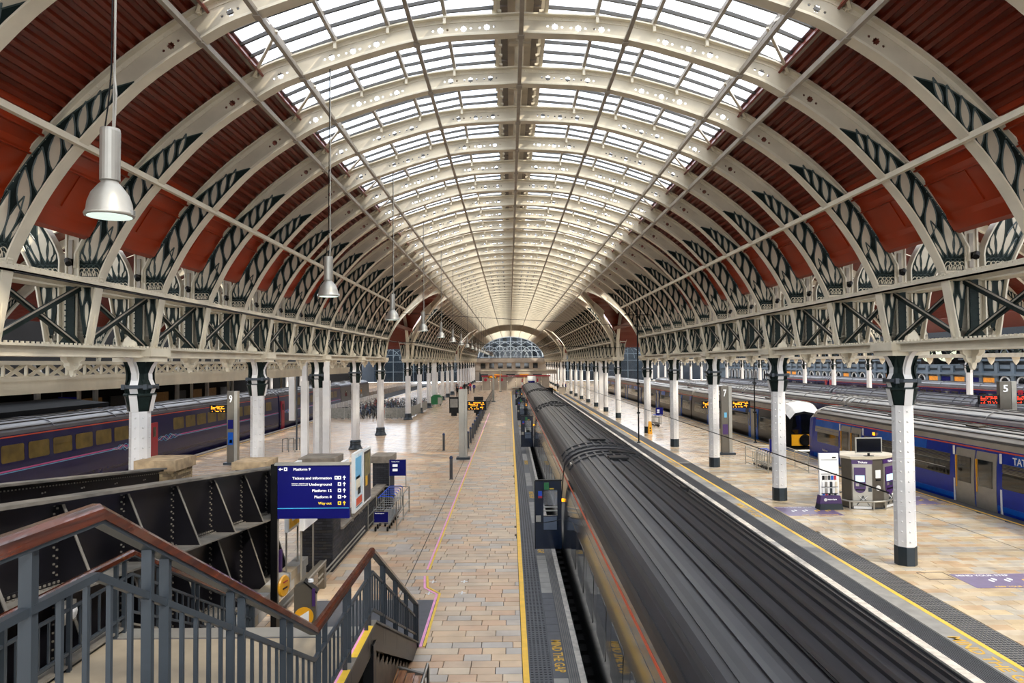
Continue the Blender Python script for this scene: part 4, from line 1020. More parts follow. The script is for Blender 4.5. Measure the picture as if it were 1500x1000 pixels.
for (a, b), (d, e), m_ in (((42, 9.5), (46.5, 13.4), REDC), ((46.5, 13.4), (52.5, 15.2), GLASS), ((52.5, 15.2), (58.5, 13.4), GLASS), ((58.5, 13.4), (62.6, 9.5), REDC)): cs_.add([(a, -5, b), (d, -5, e), (d, 213, e), (a, 213, b)], [(0, 1, 2, 3)], m_)
struct('ceiling_side', cs_, 'glazed roof over the clock wall platform')
ck = thing('station_clock', 'large three faced black station clock with pale lit dials on the wall', 'clock', (58.2, 97, 6.65), 0)
ck['label'] = 'large black cased station clock with pale dials seen under the girder'
MB().box((-1.6, -1.5, -1.75), (1.6, 1.5, 1.75), BLACK).box((-1.75, -1.7, -1.95), (1.75, 1.7, -1.75), WALLG).box((1.6, -.4, -1.6), (4.4, .4, -1.2), BLACK).build('case', ck)
DIAL = mat('clock_dial', 'dfe6c8', .5, var=0, emit=.6)
for nm, rot, loc in (('dial', (PI/2, 0, 0), (0, -1.52, 0)), ('dial', (PI/2, 0, -PI/2), (-1.62, 0, 0))):
    d = MB(); d.lathe([(1.42, -.02), (1.42, .02)], (0, 0, 0), DIAL, 32)
    d.lathe([(1.5, -.03), (1.5, .05), (1.4, .05), (1.4, .0)], (0, 0, 0), BLACK, 32); d.lathe([(.62, .022), (.66, .03), (.58, .03)], (0, 0, 0), BLACK, 24)
    for k in range(12):
        a = k*PI/6; c = Vector((math.cos(a), math.sin(a), 0)); d.bar(c*.85+Vector((0, 0, .035)), c*1.25+Vector((0, 0, .035)), .10, .02, BLACK)
    d.bar((0, 0, .06), (.75*math.cos(2.4), .75*math.sin(2.4), .06), .10, .02, BLACK); d.bar((0, 0, .07), (1.15*math.cos(-.4), 1.15*math.sin(-.4), .07), .07, .02, BLACK)
    o = d.build('dial', ck, loc); o.rotation_euler = rot
# far row of columns of the wide span
pc = thing('iron_column', 'white iron column of the far arcade, nearest in its row beyond the train roofs', 'column', (XC+UC+31.2, Y1+CS*5, 0), 0, 'iron columns of the far arcade')
column_parts(pc, 'plain', False)
pc2 = thing('iron_column', 'x', 'column', (XC-UC-32.8, Y1+CS*2, 0), 0, 'iron columns beyond the violet blue train')
pc2['label'] = 'pale iron column in the dark beyond the violet blue train'; column_parts(pc2, 'plain', False)
for k in range(3, 16):
    copy_tree(pc2, None, (XC-UC-32.8, Y1+CS*k, 0))
k = 0
for y in [Y1+CS*j for j in range(3, 22)]:
    if abs(y-pc.location.y) < 1: continue
    copy_tree(pc, None, (XC+UC+31.2, y, 0), label='white iron column of the far arcade seen over the train roofs')
pc['label'] = 'white iron column of the far arcade seen over the train roofs'
fg = thing('arcade_girder', 'cream girder over the far column row beyond the train roofs', 'girder', (XC+UC+31.2, 0, 0)); MB().box((-.4, 15, 5.7), (.4, 213, 6.05), CREAM).box((-.3, 15, 7.4), (.3, 213, 7.6), CREAM).build('chord', fg)
for y in RIBY[8:45]:
    m = MB(); 
    ob('stanchion', bpy.data.objects['stanchion'].data, fg, (-(-UC) if False else UC, y, 0)) if False else None
sb = MB(); sb.box((-.1, -.1, 6.05), (.1, .1, 7.4), GREEN); sb.bar((0, .1, 6.1), (0, RS-.1, 7.38), .06, .1, GREEN); sb.bar((0, RS-.1, 6.1), (0, .1, 7.38), .06, .1, GREEN)
sb.prism([(-.34, 5.7), (.34, 5.7), (.2, 5.3), (0, 5.05), (-.2, 5.3)], 'y', -.05, .05, CREAM); SB = sb.mesh('stanchion_brace')
for y in RIBY[8:60]: ob('stanchion_brace', SB, fg, (0, y, 0))

# ------------------------------------------------------------------ trains
def roofarc(w, zc, zt, n=14, e=2.4):
    pts = []
    for k in range(n+1):
        x = .10+(w-.20)*(.5-.5*math.cos(PI*k/n)); q = abs((x-w/2)/((w-.2)/2)); pts.append((x, zc+(zt-zc)*(max(0, 1-q**e))**(1/e*1.15)))
    return pts
def coach(name, label, cat, group, xs, s, w, y0, y1, zc, zt, bodym, roofm, ribs=9, wins=(), stripes=(), doors=(), winm=CARG, lower=None, under=UNDER, nose=None, ribm=None, vents=(), crossribs=()):
    t = thing(name, label, cat, (xs, y0, 0), 0, group); L = y1-y0
    X = lambda x: s*x
    side = [(0.03, -.25), (0, .2), (0, 1.0), (.025, 1.6), (.10, zc)]
    poly = side+[(w-a, b) for a, b in side[::-1]]
    MB().prism([(X(a), b) for a, b in poly], 'y', 0, L, bodym).build('body', t)
    ra_ = roofarc(w, zc, zt)
    m = MB(); m.prism([(X(a), b) for a, b in ra_], 'y', .02, L-.02, roofm); m.build('roof', t, smooth=False)
    # longitudinal roof ribs
    LL = [0]
    for a, b in zip(ra_, ra_[1:]): LL.append(LL[-1]+(Vector(b)-Vector(a)).length)
    for k in range(ribs):
        p = along(ra_, (k+.8)/(ribs+.6)); q = along(ra_, min(1, (k+.85)/(ribs+.6))); d = (q-p).normalized(); nn = Vector((-d.y, d.x))
        if nn.y < 0: nn = -nn
        mm = MB(); a = p+nn*.012; mm.bar((X(a.x), .4, a.y), (X(a.x), L-.4, a.y), .06 if ribm else .08, .05, ribm or ROOFRIB, (X(nn.x), 0, nn.y)); mm.build('roof_rib', t)
    for y in crossribs:
        mm = MB(); pts = [(X(p[0]), y, p[1]+.02) for p in ra_[1:-1]]
        for a, b in zip(pts, pts[1:]): mm.bar(a, b, .06, .06, ribm or roofm, (0, 1, 0))
        mm.build('roof_band', t)
    for y, u0, u1, ly in vents:
        a = along(ra_, u0); b = along(ra_, u1); mm = MB(); mm.bar((X(a.x), y, a.y+.05), (X(b.x), y, b.y+.05), ly, .07, BLACK if bodym is COACH else UNDER, (0, 0, 1)); mm.build('roof_vent', t)
    for (ya, yb, za, zb) in wins:
        mm = MB(); xo = .012*0; mm.prism([(ya, za+.06), (ya+.06, za), (yb-.06, za), (yb, za+.06), (yb, zb-.06), (yb-.06, zb), (ya+.06, zb), (ya, zb-.06)], 'x', min(X(-.004), X(.05)), max(X(-.004), X(.05)), winm)
        mm.v = [(X(interp([(b, a) for a, b in side], v[2])-.008) if abs(v[0]-X(.05)) > 1e-4 else v[0], v[1], v[2]) for v in mm.v]; mm.build('window', t)
    for (za, zb, ya, yb, mt) in stripes:
        xa = interp([(b, a) for a, b in side], za); mm = MB(); yb = min(yb, L)
        xb = interp([(b, a) for a, b in side], zb)
        mm.add([(X(xa-.006), ya, za), (X(xb-.006), ya, zb), (X(xb-.006), yb, zb), (X(xa-.006), yb, za), (X(xa+.01), ya, za), (X(xb+.01), ya, zb), (X(xb+.01), yb, zb), (X(xa+.01), yb, za)],
               [(0, 1, 2, 3), (7, 6, 5, 4), (0, 4, 5, 1), (1, 5, 6, 2), (2, 6, 7, 3), (3, 7, 4, 0)], mt); mm.build('stripe', t)
    for d in doors:
        ya, yb, m1, m2 = d[:4]
        dm = MB(); dm.prism([(X(-.02), -.15), (X(-.03), 1.0), (X(.0), 1.7), (X(.05), 2.05), (X(.10), 2.05), (X(.08), -.15)], 'y', ya, yb, m1); do = dm.build('door', t)
        gm = MB(); gm.box((min(X(-.045), X(0)), ya+.12*(yb-ya)+.05, .75), (max(X(-.045), X(0)), yb-.12*(yb-ya)-.05, 1.75), CARG); gm.build('door_window', do)
        if m2: MB().box((min(X(-.06), X(0)), yb-.10, .5), (max(X(-.06), X(0)), yb-.05, 1.75), m2).build('grab_strip', do)
    um = MB(); um.box((min(X(.25), X(w-.25)), .6, -.75), (max(X(.25), X(w-.25)), L-.6, -.22), under)
    um.build('underframe', t)
    for yb_ in (3.0, L-3.0):
        bm = MB()
        for dy in (-1.1, 1.1):
            for xx in (.45, w-.45): bm.tube([(X(xx-.06), yb_+dy, -.5), (X(xx+.06), yb_+dy, -.5)], .42, BLACK, 12)
        bm.box((min(X(.3), X(.45)), yb_-1.7, -.75), (max(X(.3), X(.45)), yb_+1.7, -.4), under); bm.build('bogie', t)
    MB().box((min(X(.55), X(w-.55)), L-.05, -.3), (max(X(.55), X(w-.55)), L+.33, zt-.25), BLACK).build('gangway', t)
    return t
# dark sleeper coaches
cw = [(1.2+1.72*k, 2.35+1.72*k, .75, 1.62) for k in range(12) if 1.2+1.72*k < 20]
CJ = [(-1.6, 21.4), (21.75, 44.6), (44.95, 67.8), (68.15, 92)]
for i, (a, b) in enumerate(CJ):
    lab = ['long dark green coach nearest the viewer with ribbed grey roof', 'second dark coach from the viewer, behind the big open door', 'third dark coach from the viewer on the centre track', 'end coach by the buffers on the centre track'][i]
    L = b-a
    co_ = coach('railway_coach', lab, 'train coach', 'dark coaches on the centre track', 1.50, 1, 2.74, a, b, 2.36, 2.98, COACH, COROOF, 13, cw, [(2.22, 2.27, .1, L-.1, ORA), (1.80, 2.05, .6, L-1.2, mat('lined_panel', '1d1a14', .12, var=.1, coat=.3) if i == 0 else bpy.data.materials['lined_panel'])], [],
          vents=[(L-2.2, .42, .58, .5), (2.0, .42, .58, .5), (L-.9, .50, .72, .35), (L*.72, .72, .76, .25)], ribm=mat('roof_rib_dark', '1b1a1c', .35) if i == 0 else bpy.data.materials['roof_rib_dark'], crossribs=[.5, 1.3, L-1.3, L-.6])
    for k in range(18):
        yy = 1.2+k*1.2
        if yy < L-1: MB().box((.35, yy, 2.62), (2.4, yy+.02, 2.64), COROOF) 
    el = MB(); el.tube([(1.1, 2, 3.0), (1.1, L-3, 3.0)], .012, BLACK, 4); el.build('roof_cable', co_)
    MB().box((.2, L-1.1, 2.66), (.42, L-.8, 2.72), ALU).build('roof_step', co_)
# open slam doors
def slamdoor(y, label):
    t = thing('coach_door', label, 'train door', (1.47, y, .20), 0, 'open coach doors')
    W_, Hh = .76, 1.95
    f = MB()
    f.box((-W_, -.03, 0), (0, .03, .95), NAVY); f.box((-W_, -.03, 1.68), (0, .03, Hh), NAVY); f.box((-W_, -.03, .95), (-W_+.24, .03, 1.68), NAVY); f.box((-.12, -.03, .95), (0, .03, 1.68), NAVY)
    f.box((-W_-.02, -.04, 0), (-W_, .04, Hh), BLACK); f.box((-W_, -.045, Hh), (.02, .045, Hh+.03), BLACK); f.build('leaf', t)
    MB().box((-W_+.24, -.008, 1.25), (-.12, .008, 1.68), glass_d).build('window_glass', t)
    MB().box((-W_+.24, -.05, 1.18), (-.12, -.02, 1.22), SILVER).box((-W_+.24, -.05, 1.08), (-.12, -.02, 1.11), SILVER).build('window_bar', t, label='bright window bars')
    MB().box((-W_+.24, -.04, .55), (-.14, -.03, .92), mat('door_grey', '5e6a7c', .3) if 'door_grey' not in bpy.data.materials else bpy.data.materials['door_grey']).build('inner_panel', t)
    MB().box((-W_+.02, -.045, .78), (-W_+.16, -.03, .96), ALU).build('lock_plate', t)
    MB().box((-W_+.26, -.045, 1.70), (-W_+.40, -.03, 1.90), GRN).build('green_sticker', t); MB().box((-W_+.09, -.045, 1.52), (-W_+.20, -.03, 1.66), BLUEH).box((-W_+.09, -.046, 1.46), (-W_+.20, -.03, 1.52), REDD).build('blue_red_sticker', t)
    MB().box((-W_+.42, -.045, 1.71), (-W_+.54, -.03, 1.74), TAPEY).build('yellow_sticker', t)
    MB().tube([(-W_+.1, -.05, .74), (-.2, -.05, .80), (0, -.04, .86)], .01, BLACK, 4).build('door_strap', t)
    MB().lathe([(.0, 0), (.028, 0), (.028, .09), (0, .09)], (.03, -.08, 1.36), LED, 8).build('door_lamp', t, label='glowing orange door lamp')
glass_d = glassmat('door_glass', .85, gl=.1)
for y, l in ((20.9, 'large navy open coach door nearest the viewer with green sticker'), (45.9, 'open coach door at the start of the third dark coach'), (67.0, 'open coach door two from the end of the train'), (69.6, 'open coach door just beyond a coach joint, third from far'), (90.5, 'farthest open coach door near the buffers')): slamdoor(y, l)

# violet blue train on the far left platform
def hst(name, lab, group, xs, s, y0, y1, zc, zt, body, roofm, reddoor=None, wnm=WINREFL, wz=(1.72, 2.42), swoosh=True, nw=13, w0=1.0):
    L = y1-y0
    wn = [(w0+1.63*k, w0+1.35+1.63*k, wz[0], wz[1]) for k in range(nw) if w0+1.35+1.63*k < L-1.2]
    st = [(zc-.09, zc-.04, 0, L, ORA)]
    if swoosh: st += [(1.36, 1.42, 3.6, L, PNK), (1.30, 1.34, 3.9, L, CYN)]
    st += [(-.2, .55, 0, L, HSTD)] if swoosh else []
    t = coach(name, lab, 'train coach', group, xs, s, 2.74, y0, y1, zc, zt, body, roofm, 7, wn, st, [], wnm, ribm=None, crossribs=[.6, 1.6, 2.6, L*.33, L*.66, L-2.6, L-1.6, L-.6])
    if swoosh:
        for ph, mt, am in ((0, CYN, .16), (1.1, PNK, .11), (2.2, WHT, .14), (3.4, CYN, .20), (4.4, HXB, .12)):
            pts = [(s*-.012, .7+3.4*k/24, 1.37+am*math.sin(ph+k*.75)*math.sin(PI*k/24)) for k in range(25)]
            MB().tube(pts, .018, mt, 4).build('ribbon_graphic', t)
    if reddoor:
        for a, b in reddoor:
            d = MB(); d.box((min(s*-.03, s*.05), a, -.1), (max(s*-.03, s*.05), b, 2.35), REDD); do = d.build('door', t, label='red end door'); MB().box((min(s*-.04, s*0), a+.25, 1.55), (max(s*-.04, s*0), b-.25, 2.1), CARG).build('door_window', do)
    return t
LJ = [(17.2, 39.6), (39.95, 62.6), (62.95, 85.6), (85.95, 92)]
for i, (a, b) in enumerate(LJ[:3]):
    lab = ['violet blue coach nearest the black girder, with bronze windows', 'violet blue coach with a red end door behind the nearest column', 'violet blue coach beyond the number 9 monolith'][i]
    t = hst('railway_coach', lab, 'violet blue coaches', -20.1, -1, a, b, 2.80, 3.32, HSTB, HSTROOF, [(.35, 1.15)] if i else [], w0=(1.6 if i == 0 else 3.2))
    if i == 0:
        for ph, mt, am in ((0, CYN, .16), (1.1, PNK, .11), (2.2, WHT, .14), (3.4, CYN, .20)):
            MB().tube([(.012, 19.2+3.0*k/24, 1.37+am*math.sin(ph+k*.75)*math.sin(PI*k/24)) for k in range(25)], .018, mt, 4).build('ribbon_graphic', t)
LOCO = mat('grey_loco_paint', '6c6a66', .4, var=.2)
t = coach('locomotive', 'grey power car at the far end of the violet blue train', 'locomotive', None, -20.1, -1, 2.74, 86, 103, 2.7, 3.3, LOCO, HSTROOF, 3, [(2, 3, 1.6, 2.3), (8, 9, 1.2, 2.3), (11, 12, 1.2, 2.3)], [(.2, .3, 0, 17, BLACK)], [(5, 5.8, UNDER, None)], vents=[(4, .3, .7, 2.4), (9, .3, .7, 3)])
# right hand trains
def lines(t, s, y0, y1, zs, m, nm='louvre'):
    for z in zs: MB().box((min(s*-.012, s*.05), y0, z), (max(s*-.012, s*.05), y1, z+.012), m).build(nm, t)
A = coach('train_unit', 'bright blue and silver unit behind the ticket kiosk', 'train coach', None, 17.9, 1, 2.76, 15, 42.6, 2.22, 2.86, HXB2, BEIROOF, 9,
    [(.8, 3.2, .85, 1.42), (4.6, 11.2, .85, 1.42), (14.3, 21.4, .85, 1.42), (24.2, 26.9, .85, 1.42)],
    [(2.13, 2.18, 0, 27.2, ORA), (1.42, 1.74, .3, 11.2, HXG), (1.42, 1.74, 14.3, 21.4, HXG), (1.42, 1.74, 24.2, 27.2, HXG), (1.74, 2.12, 1, 10.6, HXB), (1.74, 2.12, 16, 20.2, HXB), (1.74, 2.12, 22.5, 27.2, HXB), (.0, .2, 0, 27.4, HXB)],
    [(11.5, 12.65, ALU, YELT), (12.75, 13.9, ALU, YELT), (21.7, 22.75, ALU, YELT), (22.85, 23.9, ALU, YELT)], vents=[(8, .3, .42, .8), (20, .3, .42, .8), (14, .3, .42, .8)], crossribs=[27.2])
for a, b in ((4.6, 11.2), (14.3, 21.4)): lines(A, 1, a, b, [1.46+.05*k for k in range(6)], UNDER)
lines(A, 1, 14.6, 20.8, [1.15], WHT, 'handrail_glint')
for y in (11.25, 14.0, 21.45, 24.0): MB().box((-.02, y-.04, -.2), (.02, y+.04, .8), WHT).box((-.02, y-.04, 1.75), (.02, y+.04, 2.1), WHT).build('door_edge_mark', A)
o = text('lettering', 'CLOUDS', .34, WHT, (-.02, 19.9, .32), (PI/2, 0, -PI/2), A, ext=.003); text('lettering', 'TATA', .36, WHT, (-.01, 10.6, 1.80), (PI/2, 0, -PI/2), A, ext=.003)
text('lettering', 'Heathrow', .16, WHT, (-.02, 26.2, .40), (PI/2, 0, -PI/2), A, ext=.003)
MB().box((-.03, 20.3, 1.86), (.02, 20.45, 2.0), LED).build('side_lamp', A)
nz = MB()
rows = [(0, 1.0, 1.0), (.5, .97, .96), (.9, .88, .80)]
base_poly = [(0.03, -.25), (0, .2), (0, 1.0), (.025, 1.6), (.10, 2.22), (.55, 2.7), (1.38, 2.86), (2.21, 2.7), (2.66, 2.22), (2.735, 1.6), (2.76, 1.0), (2.76, .2), (2.73, -.25)]
def nose(t, ydir, y0, body, hood, front):
    n = len(base_poly); vs_ = []
    for d, sx, sz in ((0, 1, 1), (.45, .97, .98), (.85, .88, .93), (1.05, .74, .80)):
        for x, z in base_poly: vs_.append((1.38+(x-1.38)*sx, y0+ydir*d, (z+.25)*sz-.25))
    fs_b, fs_h = [], []
    m = MB()
    for r in range(3):
        for k in range(n-1):
            f = (r*n+k, r*n+k+1, (r+1)*n+k+1, (r+1)*n+k); (fs_h if 3 < k < 8 else fs_b).append(f)
    m.add(vs_, fs_b, body); m.add(vs_, fs_h, hood); m.add([vs_[3*n+k] for k in range(n)], [tuple(range(n))], front)
    m.build('nose', t, smooth=False)
    yy = y0+ydir*1.06
    MB().prism([(.55, .95), (.75, .80), (2.0, .80), (2.2, .95), (2.1, 1.9), (1.38, 2.1), (.65, 1.9)], 'y', min(yy, yy+ydir*.03), max(yy, yy+ydir*.03), CARG).build('windscreen', t)
    MB().box((.5, min(yy, yy+ydir*.05), .0), (2.26, max(yy, yy+ydir*.05), .72), YELT).build('yellow_front', t); MB().lathe([(.38, 0), (.38, .04), (.3, .05)], (0, 0, 0), BLACK, 16).build('emblem_ring', t, (1.38, yy+ydir*.05, .36)).rotation_euler = (PI/2, 0, 0)
    MB().tube([(.3, yy, -.35), (2.4, yy, -.35)], .08, ALU, 6).build('coupler_beam', t)
nose(A, 1, 27.58, HXB2, BEIROOF, HXB2)
Bs = []
for i, (a, b) in enumerate(((48.1, 70.7), (71, 93.6), (94, 116.6), (117, 139))):
    lab = ['silver hooded unit with yellow front facing the bright blue unit', 'dark train coach with open blue doors beyond the number 7 monolith', 'dark train coach behind the slim black mast', 'farthest coach of the dark unit at the kiosk platform'][i]
    t = coach('train_unit', lab, 'train coach', 'coaches of the dark unit', 17.9, 1, 2.76, a, b, 2.22, 2.86, HXK, BEIROOF, 6, [(.6, 3.4, .75, 1.6), (6.0, 14.6, .75, 1.6), (17.6, 21.6, .75, 1.6)],
       [(2.13, 2.18, 0, 22.6, ORA), (1.70, 2.1, 0, .8, HXB2), (1.66, 2.1, 6.6, 9.8, HXB), (1.66, 2.1, 12, 14, HXB)], [(3.8, 4.3, HXB, None), (5.3, 5.8, HXB, None), (15.0, 15.5, HXB, None), (16.6, 17.1, HXB, None)], vents=[(4, .3, .5, .8)])
    for ya in (4.3, 15.5): MB().box((-.005, ya, -.1), (.03, ya+1.0, 2.0), ALU).build('door_opening', t)
    for ya in (7.6, 12.6): text('lettering', 'tcs', .22, WHT, (-.01, ya+1.4, 1.78), (PI/2, 0, -PI/2), t, ext=.003)
    if i == 0: nose(t, -1, 0, BLACK, WHT, BLACK); text('lettering', 'BUILD ON BELIEF', .2, WHT, (-.01, 12, .35), (PI/2, 0, -PI/2), t, ext=.003)
def row(xs, joints, zc, zt, labs, roofm, red, grp, s=1):
    for i, ((a, b), lab) in enumerate(zip(joints, labs)):
        hst('railway_coach', lab, grp, xs, s, a, b, zc, zt, HSTD, roofm, [(.3, .9), (b-a-.9, b-a-.3)] if red else [], CARG, (1.2, 1.8), False, 12)
row(24.2, [(6.5, 28.9), (29.3, 51.8), (52.2, 74.7), (75.1, 97.6), (98, 120)], 2.30, 2.92, ['blue coach behind the bright blue unit, nearest part in view', 'beige roofed blue coach behind the bright blue unit', 'beige roofed blue coach just past a roof joint', 'blue coach with beige roof behind the dark unit', 'farthest blue coach with beige roof'], BEIROOF, False, 'beige roofed blue coaches')
row(31.8, [(26.6, 48.8), (49.2, 71), (71.4, 93), (93.4, 115)], 2.32, 2.95, ['grey roofed blue coach with red ends behind the number 5 monolith', 'grey roofed blue coach with red ends left of the number 5 monolith', 'grey roofed blue coach with red ends, third in its train', 'farthest grey roofed blue coach with red ends'], HSTROOF, True, 'grey roofed blue coaches')
row(52.0, [(50, 72), (72.4, 94.6), (95, 117), (117.4, 140)], 2.2, 2.9, ['blue coach under the clock wall, nearest in view', 'blue coach under the station clock', 'blue coach by the arched windows', 'farthest blue coach at the clock wall platform'], HSTROOF, True, 'blue coaches by the clock wall')

# ------------------------------------------------------------------ stair from the footbridge
st = thing('stair', 'stair flights and landing of sand coloured concrete going down to the platform', None, (0, 0, 0), 0, None, 'structure')
XL_, XR_ = -5.2, -1.9
ZB, ZL = 3.93, 2.05
MB().box((-9, -3, ZB-.3), (-1.0, 3.25, ZB), CONC).build('bridge_floor', st)
for k in range(12):
    z = ZB-(k+1)*(ZB-ZL)/12; y = 3.25+k*.305
    o = MB().box((XL_, y, z-.35), (XR_, y+.33, z), CONC).box((XL_, y, z), (XR_, y+.05, z+.004), ALU).build('step', st)
MB().box((XL_, 6.9, ZL-.32), (XR_, 9.75, ZL), CONC).build('landing', st)
MB().box((XL_, 9.42, ZL), (XR_, 9.75, ZL+.006), ALU).build('nosing_plate', st); MB().box((XL_, 9.38, ZL), (XR_, 9.40, ZL+.006), SLATE).build('nosing_joint', st)
for k in range(13):
    z = ZL-(k+1)*ZL/13; y = 9.75+k*.345
    if z > .01: MB().box((XL_, y, z-.3 if z > .3 else 0), (XR_, y+.36, z), CONC).box((XL_, y, z), (XR_, y+.05, z+.004), ALU).build('step', st)
# stringers
def stringer(x, par):
    m = MB(); w_ = .09
    pts = [(2.6, ZB), (3.25, ZB), (6.9, ZL+.02), (9.78, ZL+.02), (14.3, .04)]
    for (a, b), (c, d) in zip(pts, pts[1:]): m.prism([(a, b-.34), (c, d-.34), (c, d+.03), (a, b+.03)], 'x', x-w_/2, x+w_/2, BLACK); m.prism([(a, b+.03), (c, d+.03), (c, d+.06), (a, b+.06)], 'x', x-w_*.9, x+w_*.9, GREYST)
    m.build('stringer', par)
stringer(-1.90, st); stringer(-5.2, st)
for y0, y1 in ((7.0, 8.2), (8.55, 9.55)):
    MB().box((-1.98, y0, ZL+.06), (-1.90, y1, ZL+.085), PINK).build('pink_tape', st); MB().box((-1.90, y0, ZL+.06), (-1.82, y1, ZL+.085), TAPEY).build('yellow_tape', st)
MB().prism([(10.0, 1.62), (13.6, .05), (10.0, .05)], 'x', -1.93, -1.90, mat('dark_tan_panel', '5d5142', .5, var=.3)).build('side_panel', st)
MB().box((-1.97, 9.62, 0), (-1.83, 9.82, ZL-.2), BLACK).build('support_post', st)
MB().box((-5.0, 9.0, 0), (-2.4, 9.2, 1.7), BLACK).build('back_panel', st)
bn = thing('timber_bench', 'slatted timber bench boards beneath the stair edge', 'bench', (-1.45, 11.0, 0))
for k in range(6): MB().box((-.85+k*.145, -2.4, .46), (-.72+k*.145, 1.35-.1*k, .50), WOODP).build('plank', bn)
MB().box((-.9, -2.4, 0), (.03, .85, .455), BLACK).build('base', bn); MB().bar((-.88, 1.4, .49), (.05, .86, .49), .05, .06, GREYST).build('edge_trim', bn)
hr = thing('hoop_rail', 'short polished steel hoop rail beside the stair foot', 'hoop rail', (-1.42, 12.3, 0))
MB().tube([(0, 0, 0), (0, 0, .45), (.0, -.06, .52), (0, -.9, .56), (0, -.96, .5), (0, -.96, 0)], .025, SILVER, 8).build('hoop', hr); MB().lathe([(.07, 0), (.07, .02), (.03, .03)], (0, 0, 0), ALU, 10).build('foot_plate', hr)

def balustrade(x, label, ys, out):
    t = thing('stair_balustrade', label, 'balustrade', (x, 0, 0), 0, 'stair balustrades')
    zr = lambda y: 4.92 if y < 3.28 else (4.92+(3.06-4.92)*(y-3.28)/(6.91-3.28) if y < 6.91 else (3.06 if y < 9.79 else 3.06+(.84-3.06)*(y-9.79)/(14.35-9.79)))
    zf = lambda y: ZB if y < 3.28 else (ZB+(ZL-ZB)*(y-3.28)/(6.91-3.28) if y < 6.91 else (ZL+.06 if y < 9.79 else ZL+.06-(ZL)*(y-9.79)/(14.35-9.79)))
    bends = [b for b in (3.28, 6.91, 9.79) if ys[0] < b < ys[1]]; K = [ys[0]]+bends+[ys[1]]
    pts = [(0, y, zr(y)) for y in K]
    hand = MB(); prof = [(-.044, -.036), (-.038, .014), (-.018, .036), (.018, .036), (.038, .014), (.044, -.036)]
    # hand rail as a swept rounded section with mitred bends
    vs_ = []; n = len(prof)
    for i, p in enumerate(pts):
        for a, b in prof: vs_.append((a, p[1]+0, p[2]+b))
    fs = []
    for i in range(len(pts)-1):
        for k in range(n): fs.append((i*n+k, i*n+(k+1) % n, (i+1)*n+(k+1) % n, (i+1)*n+k))
    fs += [tuple(range(n)), tuple(range((len(pts)-1)*n+n-1, (len(pts)-1)*n-1, -1))]
    hand.add(vs_, fs, WOOD); ob('handrail', fixn(hand.mesh('handrail')), t, label='varnished red brown wooden handrail')
    for dz, nm, hh, ww in ((-.045, 'top_flat', .02, .07), (-.29, 'sub_rail', .035, .035)):
        m = MB()
        for a, b in zip(pts, pts[1:]): m.bar((0, a[1], a[2]+dz), (0, b[1], b[2]+dz), ww, hh, STEELG)
        m.build(nm, t)
    m = MB()
    kk = [y for y in K]
    for a, b in zip(kk, kk[1:]): m.bar((0, a, zf(a+1e-4)+.16), (0, b, zf(b-1e-4)+.16), .035, .035, STEELG)
    m.build('bottom_rail', t)
    posts = []
    for p in (1.72, 1.92, 2.62, 2.84, 3.77, 3.96, 4.88, 5.08, 6.0, 6.19, 7.10, 7.34, 8.22, 8.43, 9.42, 9.62, 10.55, 10.72, 11.70, 11.87, 12.88, 13.05, 14.1, 14.28):
        if ys[0]-.01 <= p <= ys[1]: posts.append(p)
    for p in posts: MB().box((-.010, p-.026, zf(p)-.25), (.010, p+.033, zr(p)-.04), STEELG).box((-.026, p-.034, zf(p)-.25), (.026, p-.0262, zr(p)-.04), STEELG).build('post', t)
    for a, b in zip(posts, posts[1:]):
        if b-a < .5: continue
        for k in range(1, 5):
            y = a+(b-a)*k/5; MB().box((-.011, y-.011, zf(y)+.16), (.011, y+.011, zr(y)-.29), STEELG).build('baluster', t)
    MB().box((-.05, ys[1]-.08, 0 if ys[1] > 14 else zf(ys[1])), (.05, ys[1], zr(ys[1])), STEELG).build('end_post', t)
    return t
balustrade(-1.88, 'grey steel balustrade with wooden handrail, nearest the viewer', (1.7, 14.35), 1)
balustrade(-5.12, 'grey steel balustrade with orange brown handrail beside the black girder', (3.3, 14.35), -1)
bl = thing('bulkhead_light', 'pale oval bulkhead light fixed behind the stair balusters', 'wall light', (-5.35, 8.75, 2.62), 0)
MB().box((-.06, -.12, -.12), (.04, .12, .12), ALU).build('housing', bl); MB().lathe([(.0, 0), (.09, 0), (.08, .04), (0, .06)], (0, 0, 0), WHT, 12).build('lens', bl, (.04, 0, 0)).rotation_euler = (0, PI/2, 0)

ws = thing('way_sign', 'plain navy blue sign hanging in the dark beyond the violet blue train', 'sign', (-33.6, 55, 2.7)); MB().box((-.85, -.04, 0), (.85, .04, .52), SIGNB).build('panel', ws)
for x in (-.6, .6): MB().box((x-.02, -.02, .52), (x+.02, .02, 2.05), GREYB).build('hanger', ws)
